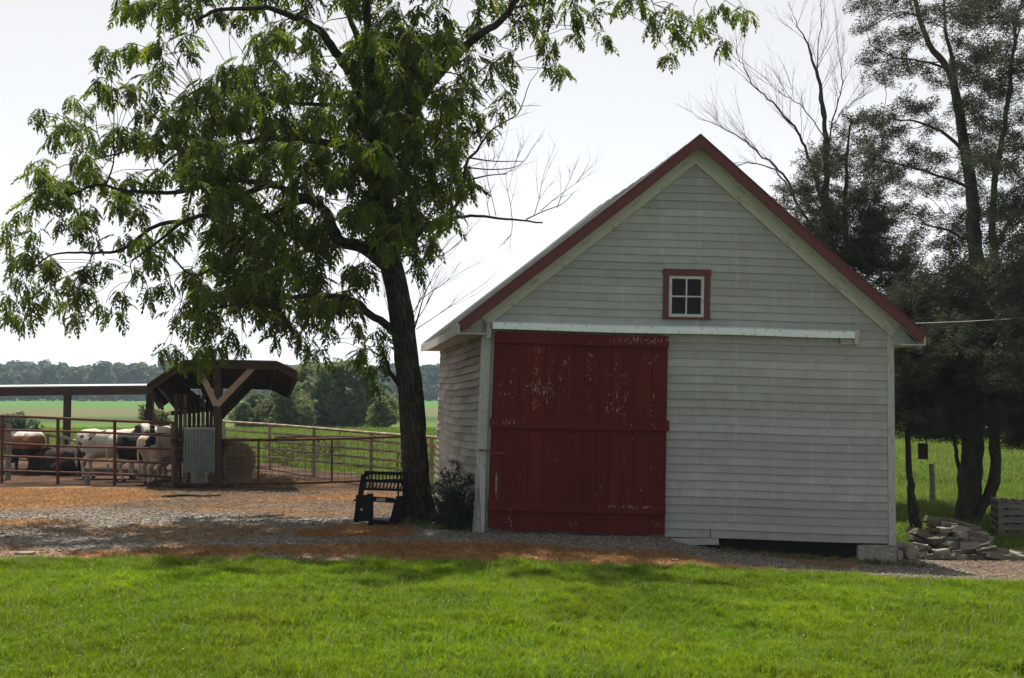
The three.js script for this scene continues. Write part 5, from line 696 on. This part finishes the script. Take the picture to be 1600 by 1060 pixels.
// ---------------------------------------------------------------- stone pile, logs, pallets, box
{
  rnd = rngOf(151); const mats = [0.55, 0.42, 0.75, 0.3].map(k => std({ map: M.stone.map, color: col(k, k, k * 0.97), roughness: 0.95 }));
  const stoneGeo = (w, h, d, s) => { const g = new THREE.BoxGeometry(w, h, d, 4, 2, 3), a = g.attributes.position; for (let i = 0; i < a.count; i++) { const p = V(a.getX(i), a.getY(i), a.getZ(i)); const e = Math.max(Math.abs(p.x) / w, Math.abs(p.z) / d) * 2; const n = (k) => fbm(p.x * 5 + s * 7 + k * 9 + 60, p.z * 5 + p.y * 8 + s * 3 + 60, 3) - 0.5; a.setXYZ(i, p.x * (1 - 0.14 * Math.abs(p.z) / d * 2 * (0.5 + n(3))) + n(0) * w * 0.22, p.y + n(1) * h * 0.4, p.z + n(2) * d * 0.25); } return flat(g); };
  const geos = []; for (let i = 0; i < 16; i++) geos.push(stoneGeo(rr(0.18, 0.46), rr(0.05, 0.12), rr(0.18, 0.32), i + 1));
  const cx = P(1490, 870, 23).x, D = 23.2, put = []; const lab = 'flat rough field stone in the pile under the cedars';
  const tones = ['grey', 'dark grey', 'pale', 'blackish'], courses = ['bottom', 'second', 'third', 'fourth', 'fifth', 'sixth', 'seventh', 'eighth', 'top'], taken = {};
  const where = (x, row, back, tone) => { const z = x < 1425 ? 'beside the logs' : x < 1450 ? 'near the slim cedar' : x < 1480 ? 'left of centre' : x < 1510 ? 'at the centre' : x < 1540 ? 'right of centre' : x < 1570 ? 'near the pallets' : 'at the far right edge'; return `${tone} flat stone, ${courses[Math.min(8, row)]} course of the pile${back ? ', tucked behind' : ''}, ${z}`; };
  const stone = (x, y, z, s, tx, tz, label = lab) => { const ti = Math.floor(rnd() * 4), o = new THREE.Mesh(geos[Math.floor(rnd() * geos.length)], mats[ti]); if (Array.isArray(label)) { label = where(...label, tones[ti]); const again = taken[label] = (taken[label] || 0) + 1; if (again > 1) label = label.replace('flat stone', again > 2 ? 'thin flat stone' : 'short flat stone'); } o.name = numbered('field_stone'); o.position.set(x, y, -z); o.scale.setScalar(s); o.rotation.set(tx, rr(-0.5, 0.5) + (rnd() < 0.3 ? Math.PI : 0), tz); tag(add(o), label, 'stone', 'stones of the pile'); };
  const top = x => curve([[1395, 870], [1412, 850], [1436, 828], [1455, 812], [1475, 806], [1500, 812], [1530, 826], [1552, 845], [1575, 862], [1600, 872]], x);
  for (let row = 0; row < 9; row++) { const y = 878 - row * 8.3; for (let x = 1400 + rr(0, 12); x < 1600; x += rr(17, 34)) { if (y < top(x) + 2) continue; const Dp = 22.0 + row * 0.14 + rr(-0.08, 0.1), p = P(x, y, Dp); const gy = H(p.x, Dp); stone(p.x, Math.max(p.y, gy + 0.03), Dp, rr(0.75, 1.12), rr(-0.2, 0.2) - 0.1, rr(-0.18, 0.18) - (x - 1480) / 130 * 0.22 + (x < 1450 ? 0.2 : 0), [x, row, false]); if (rnd() < 0.75) { const D2 = Dp + rr(0.35, 0.6); const p2 = P(x + rr(-8, 8), y + 2, D2); stone(p2.x, Math.max(H(p2.x, D2) + 0.03, p2.y - 0.03), D2, rr(0.8, 1.1), rr(-0.15, 0.1), rr(-0.12, 0.12), [x, row, true]); } } }
  for (const [x, y, d, s] of [[1466, 816, 23.3, 1.1], [1484, 822, 23.2, 1.0], [1505, 820, 23.3, 1.15], [1528, 833, 23.1, 1.0]]) { const p = P(x, y, d); stone(p.x, p.y, d, s, rr(-0.2, 0.1), -0.25, [x, 8, false]); }
  // logs by the corner
  const ring = std({ color: col(0.24, 0.21, 0.17), roughness: 0.9 });
  for (const [x, y, d, r, len, turn, lab2] of [[1404, 868, 21.7, 0.085, 0.55, 0.75, 'short pale-ended log lying by the barn corner'], [1416, 858, 22.1, 0.1, 0.6, 1.25, 'grey log lying across behind the pale-ended one'], [1424, 867, 22.0, 0.12, 0.5, 0.3, 'dark stubby log against the stone pile']]) { const p = P(x, y, d), o = thing('log', lab2, 'log', V(p.x, Math.max(p.y - r, H(p.x, d) - 0.02), p.z), turn); part('log_bark', tube([V(0, r, 0.03), V(0.01, r, -len / 2), V(0, r, -len)], [r, r * 1.04, r], 14, true, 0.2), M.greyWood, o); const c = new THREE.CircleGeometry(r * 0.9, 16); c.translate(0, r, 0.036); part('cut_end', c, ring, o); }
  // pallet stack
  const D2 = 25.2; for (let k = 0; k < 5; k++) { const b = P(1561, 836, D2), o = thing('pallet', ['grey wooden pallet at the bottom of the stack', 'grey wooden pallet second from the bottom of the stack', 'grey wooden pallet in the middle of the stack', 'grey wooden pallet second from the top of the stack', 'tilted grey wooden pallet on top of the stack'][k], 'pallet', V(b.x, H(b.x, D2) + 0.01 + k * 0.134, b.z), -0.2 + rr(-0.1, 0.1), 'stacked pallets'); if (k === 4) o.rotation.z = -0.06;
    for (const z of [0, -0.5, -1]) part('stringer', bx(0, 1.2, 0.018, 0.112, z - 0.04, z, 1), M.greyWood, o); for (let i = 0; i < 7; i++) part('slat', bx(i * 0.18 - 0.01, i * 0.18 + 0.1, 0.112, 0.13, -1.04, 0.02, 1), M.greyWood, o); for (const i of [0, 3, 6]) part('slat', bx(i * 0.18, i * 0.18 + 0.1, 0, 0.018, -1.04, 0.0, 1), M.greyWood, o); }
  // the dark board hanging under the branches
  const c = P(1442.5, 718, 26.4), hb = thing('hanging_board', 'dark rectangular board hanging below the cedar branches', 'board', c); part('board', bx(-0.09, 0.09, 0, 0.3, -0.02, 0.02), M.wood, hb); for (const x of [-0.06, 0.06]) part('cord', pipe(V(x, 0.3, 0), V(x, 0.75, 0), 0.006, 5), M.dark, hb);
  // stick on the drive, loose stones
  const st = G(P(305, 781, 28).x, 28); solo('fallen_branch', tube(smooth([V(-0.65, 0.02, 0.1), V(-0.2, 0.045, 0), V(0.15, 0.03, 0.02), V(0.5, 0.04, -0.05)], 4), Array(13).fill(0).map((_, i) => 0.03 - 0.0012 * i), 7, true), M.deadBark, 'dark fallen branch lying on the dirt before the gate', 'branch', null, st);
  for (const [x, D3, s, lab3] of [[-6.25, 18.15, 0.55, 'pale flat stone at the lawn edge, far left'], [0.75, 17.75, 0.35, 'small stone at the lawn edge before the door'], [2.1, 18.2, 0.3, 'small stone in the dry strip before the barn']]) stone(x, H(x, D3) + 0.02, D3, s, 0, 0, lab3);
}

// ---------------------------------------------------------------- grass, dry stalks, pebbles
function tuft(n, h, w, spread, seed, bendy = 0.5) {
  const r = rngOf(seed), pos = [], idx = [];
  for (let i = 0; i < n; i++) { const a = r() * 6.283, b = r() * 6.283, o = V(Math.cos(b) * spread * r(), 0, Math.sin(b) * spread * r()), L = h * (0.55 + 0.6 * r()), d = V(Math.cos(a), 0, Math.sin(a)), s = V(-d.z, 0, d.x).multiplyScalar(w * (0.6 + 0.6 * r())), k = pos.length / 3, be = bendy * (0.3 + r()); const m = o.clone().addScaledVector(d, L * be * 0.25).add(V(0, L * 0.55, 0)), e = o.clone().addScaledVector(d, L * be * 0.8).add(V(0, L * (1 - 0.25 * be), 0)); for (const p of [o.clone().add(s), o.clone().sub(s), m.clone().add(s.clone().multiplyScalar(0.75)), m.clone().sub(s.clone().multiplyScalar(0.75)), e]) pos.push(p.x, p.y, p.z); idx.push(k, k + 1, k + 2, k + 1, k + 3, k + 2, k + 2, k + 3, k + 4); }
  const g = geo(pos, idx); g.computeVertexNormals(); return g;
}
{
  rnd = rngOf(171); const T = [tuft(7, 0.062, 0.0026, 0.035, 1), tuft(7, 0.075, 0.0028, 0.04, 2, 0.8), tuft(6, 0.05, 0.003, 0.03, 3, 1.0)], it = [[], [], []];
  for (let i = 0; i < 235000; i++) { const D = Math.sqrt(rr(9.2 * 9.2, 17.75 * 17.75)), x = rr(-1, 1) * (0.375 * D + 1.3); if (D > EDGE(x) + 0.22 * (noise(x * 3.1, 5) - 0.5) + 0.12 * rr(-1, 1)) continue; const patch = fbm(x * 0.7 + 8, D * 0.7 + 2, 3), fine = noise(x * 5, D * 5), t = rr(0.55, 1.45) * (0.6 + 0.8 * patch), s = rr(0.65, 1.3) * (0.6 + 0.75 * fine * noise(x * 1.7 + 40, D * 1.7 + 3) * 2), yl = 0.9 + 0.35 * fbm(x * 1.4 + 30, D * 1.4, 3); it[i % 3].push({ p: V(x, H(x, D) + 0.006 + 0.02 * sm(17.6, 16.8, D) - 0.004, -D), q: yaw(rr(0, 6.3), rr(-0.15, 0.15), rr(-0.15, 0.15)), s: V(s * 1.1, s, s * 1.1), c: col(t * yl * rr(0.9, 1.1), t, t * 0.9) }); }
  const lm = leafMat(0.148, 0.25, 0.004, 0.55, { specularIntensity: 0.12 }); T.forEach((g, i) => tag(instanced('lawn_grass', g, lm, it[i]), 'mown green lawn grass', 'grass', 'lawn'));
  const stalks = []; for (let i = 0; i < 3200; i++) { const D = Math.sqrt(rr(90, 312)), x = rr(-1, 1) * (0.375 * D + 1), s = rr(0.8, 1.7); stalks.push({ p: V(x, H(x, D), -D), q: yaw(rr(0, 6.3)), s: V(s, s, s), c: col(rr(0.8, 1.2), 1, 1) }); }
  tag(instanced('tall_grass', tuft(3, 0.13, 0.0028, 0.03, 9, 0.7), leafMat(0.2, 0.25, 0.07, 0.4), stalks), 'pale taller stalks in the lawn', 'grass', 'lawn');
  const broad = []; for (let i = 0; i < 2600; i++) { const D = Math.sqrt(rr(88, 305)), x = rr(-1, 1) * (0.375 * D + 1); if (fbm(x * 0.8 + 20, D * 0.8 + 60, 3) < 0.52) continue; const s = rr(0.6, 1.3); broad.push({ p: V(x, H(x, D) + 0.02, -D), q: yaw(rr(0, 6.3)), s: V(s, s, s), c: col(rr(0.7, 1.2), rr(0.8, 1.1), 1) }); }
  tag(instanced('lawn_weeds', tuft(7, 0.07, 0.011, 0.02, 51, 1.6), leafMat(0.09, 0.2, 0.012, 0.45), broad), 'broad-leaved weeds in the lawn', 'weeds', 'lawn');
  const cl = new THREE.IcosahedronGeometry(0.0055, 0), fl = []; for (let i = 0; i < 900; i++) { const D = Math.sqrt(rr(85, 305)), x = rr(-1, 1) * (0.375 * D + 1); if (fbm(x * 0.6 + 70, D * 0.6, 2) < 0.5) continue; const s = rr(0.6, 1.3); fl.push({ p: V(x, H(x, D) + rr(0.05, 0.08), -D), q: yaw(rr(0, 6)), s: V(s, s * 0.8, s) }); }
  tag(instanced('clover_blossoms', cl, std({ color: col(0.6, 0.6, 0.55) }), fl), 'tiny white clover heads in the lawn', 'clover', 'lawn');
  // dry grass, green weeds and pasture where the cover says so
  const dry = [], green = [], peb = [], straw = [];
  for (let i = 0; i < 150000; i++) { const D = rr(17.2, 31), x = rr(-1, 1) * (0.375 * D + 1); const inBarn = x > -0.8 && x < 6.2 && D > 20.75 + 0.13 * (x + 0.5); if (inBarn) continue; const k = cover(x, D), u = rnd(); if (u < k.dry * 0.62) { const s = rr(0.6, 1.35), t = rr(0.7, 1.3); dry.push({ p: G(x, D).add(V(0, -0.004, 0)), q: yaw(rr(0, 6.3), rr(-0.4, 0.4), rr(-0.4, 0.4)), s: V(s, s * (0.4 + 0.7 * k.n2), s), c: col(t * rr(0.9, 1.1), t * rr(0.85, 1.1), t) }); } else if (u > 1 - k.gravel * 0.55 - k.dirt * 0.2) { const s = Math.pow(rnd(), 2.4) * 0.018 + 0.005, t = rr(0.6, 1.5); peb.push({ p: G(x, D).add(V(0, s * 0.3, 0)), q: yaw(rr(0, 6.3), rr(-0.5, 0.5)), s: V(s * rr(0.8, 1.5), s * 0.7, s), c: col(t, t * 0.97, t * 0.93) }); } else if (u < 0.5 * k.dirt) { const s = rr(0.5, 1.3); straw.push({ p: G(x, D).add(V(0, 0.008, 0)), q: yaw(rr(0, 6.3), rr(-0.2, 0.2), rr(-0.15, 0.15)), s: V(s, s, s), c: col(rr(0.5, 1.3), rr(0.5, 1.2), rr(0.5, 1.1)) }); } }
  tag(instanced('dry_grass', tuft(7, 0.06, 0.003, 0.04, 21, 1.3), leafMat(0.27, 0.15, 0.058, 0.3), dry), 'sun-scorched orange grass along the drive', 'grass', 'dry grass');
  tag(instanced('gravel', new THREE.IcosahedronGeometry(1, 0), std({ color: col(0.16, 0.145, 0.128) }), peb), 'grey gravel of the drive', 'gravel');
  tag(instanced('straw_litter', geo([0, 0, 0, 0.1, 0.004, 0.003, 0.1, 0.004, -0.003], [0, 1, 2]), std({ color: col(0.3, 0.22, 0.13), side: THREE.DoubleSide }), straw), 'straw bits trodden into the dirt', 'straw');
  const past = []; for (let i = 0; i < 120000; i++) { const D = 21 + 62 * Math.pow(rnd(), 1.6), x = rr(-1, 1) * (0.375 * D + 2); if (x > -1.6 && x < 5.9 && D > 20 && D < 60) continue; const k = D < 47 ? cover(x, D).green : 1; if (rnd() > k) continue; const s = rr(0.7, 1.5) * (1 + (D > 40 ? 0.7 : 0)), t = rr(0.7, 1.3) * (0.75 + 0.5 * fbm(x * 0.3 + 9, D * 0.3, 3)); past.push({ p: G(x, D), q: yaw(rr(0, 6.3), rr(-0.2, 0.2)), s: V(s * 1.3, s, s * 1.3), c: col(t * rr(0.9, 1.25), t, t) }); }
  tag(instanced('pasture_grass', tuft(8, 0.14, 0.006, 0.09, 31, 0.7), leafMat(0.12, 0.19, 0.018, 0.5), past), 'bright rough pasture grass', 'grass', 'pasture');
  // weeds at the feet of the walnut, barn and stones
  const weeds = []; for (const [x, D, n, w] of [[-1.2, 21.6, 40, 0.35], [-0.9, 20.75, 70, 0.4], [3.2, 20.7, 40, 0.5], [4.6, 20.9, 90, 0.8], [5.7, 20.9, 70, 0.5], [6.6, 22.6, 120, 0.5], [8.9, 22.8, 160, 0.9]]) for (let i = 0; i < n; i++) { const xx = x + rr(-w, w), dd = D + rr(-0.15, 0.15) - (x > 2.5 && x < 6 ? 0 : 0), s = rr(0.4, 1.1); weeds.push({ p: G(xx, dd), q: yaw(rr(0, 6.3)), s: V(s, s, s), c: col(rr(0.6, 1.2), rr(0.7, 1.1), 1) }); }
  tag(instanced('weeds', tuft(6, 0.13, 0.005, 0.05, 41, 0.9), leafMat(0.1, 0.14, 0.03, 0.4), weeds), 'green weeds at the foot of the barn and stones', 'weeds');
}
renderer.render(scene, camera);
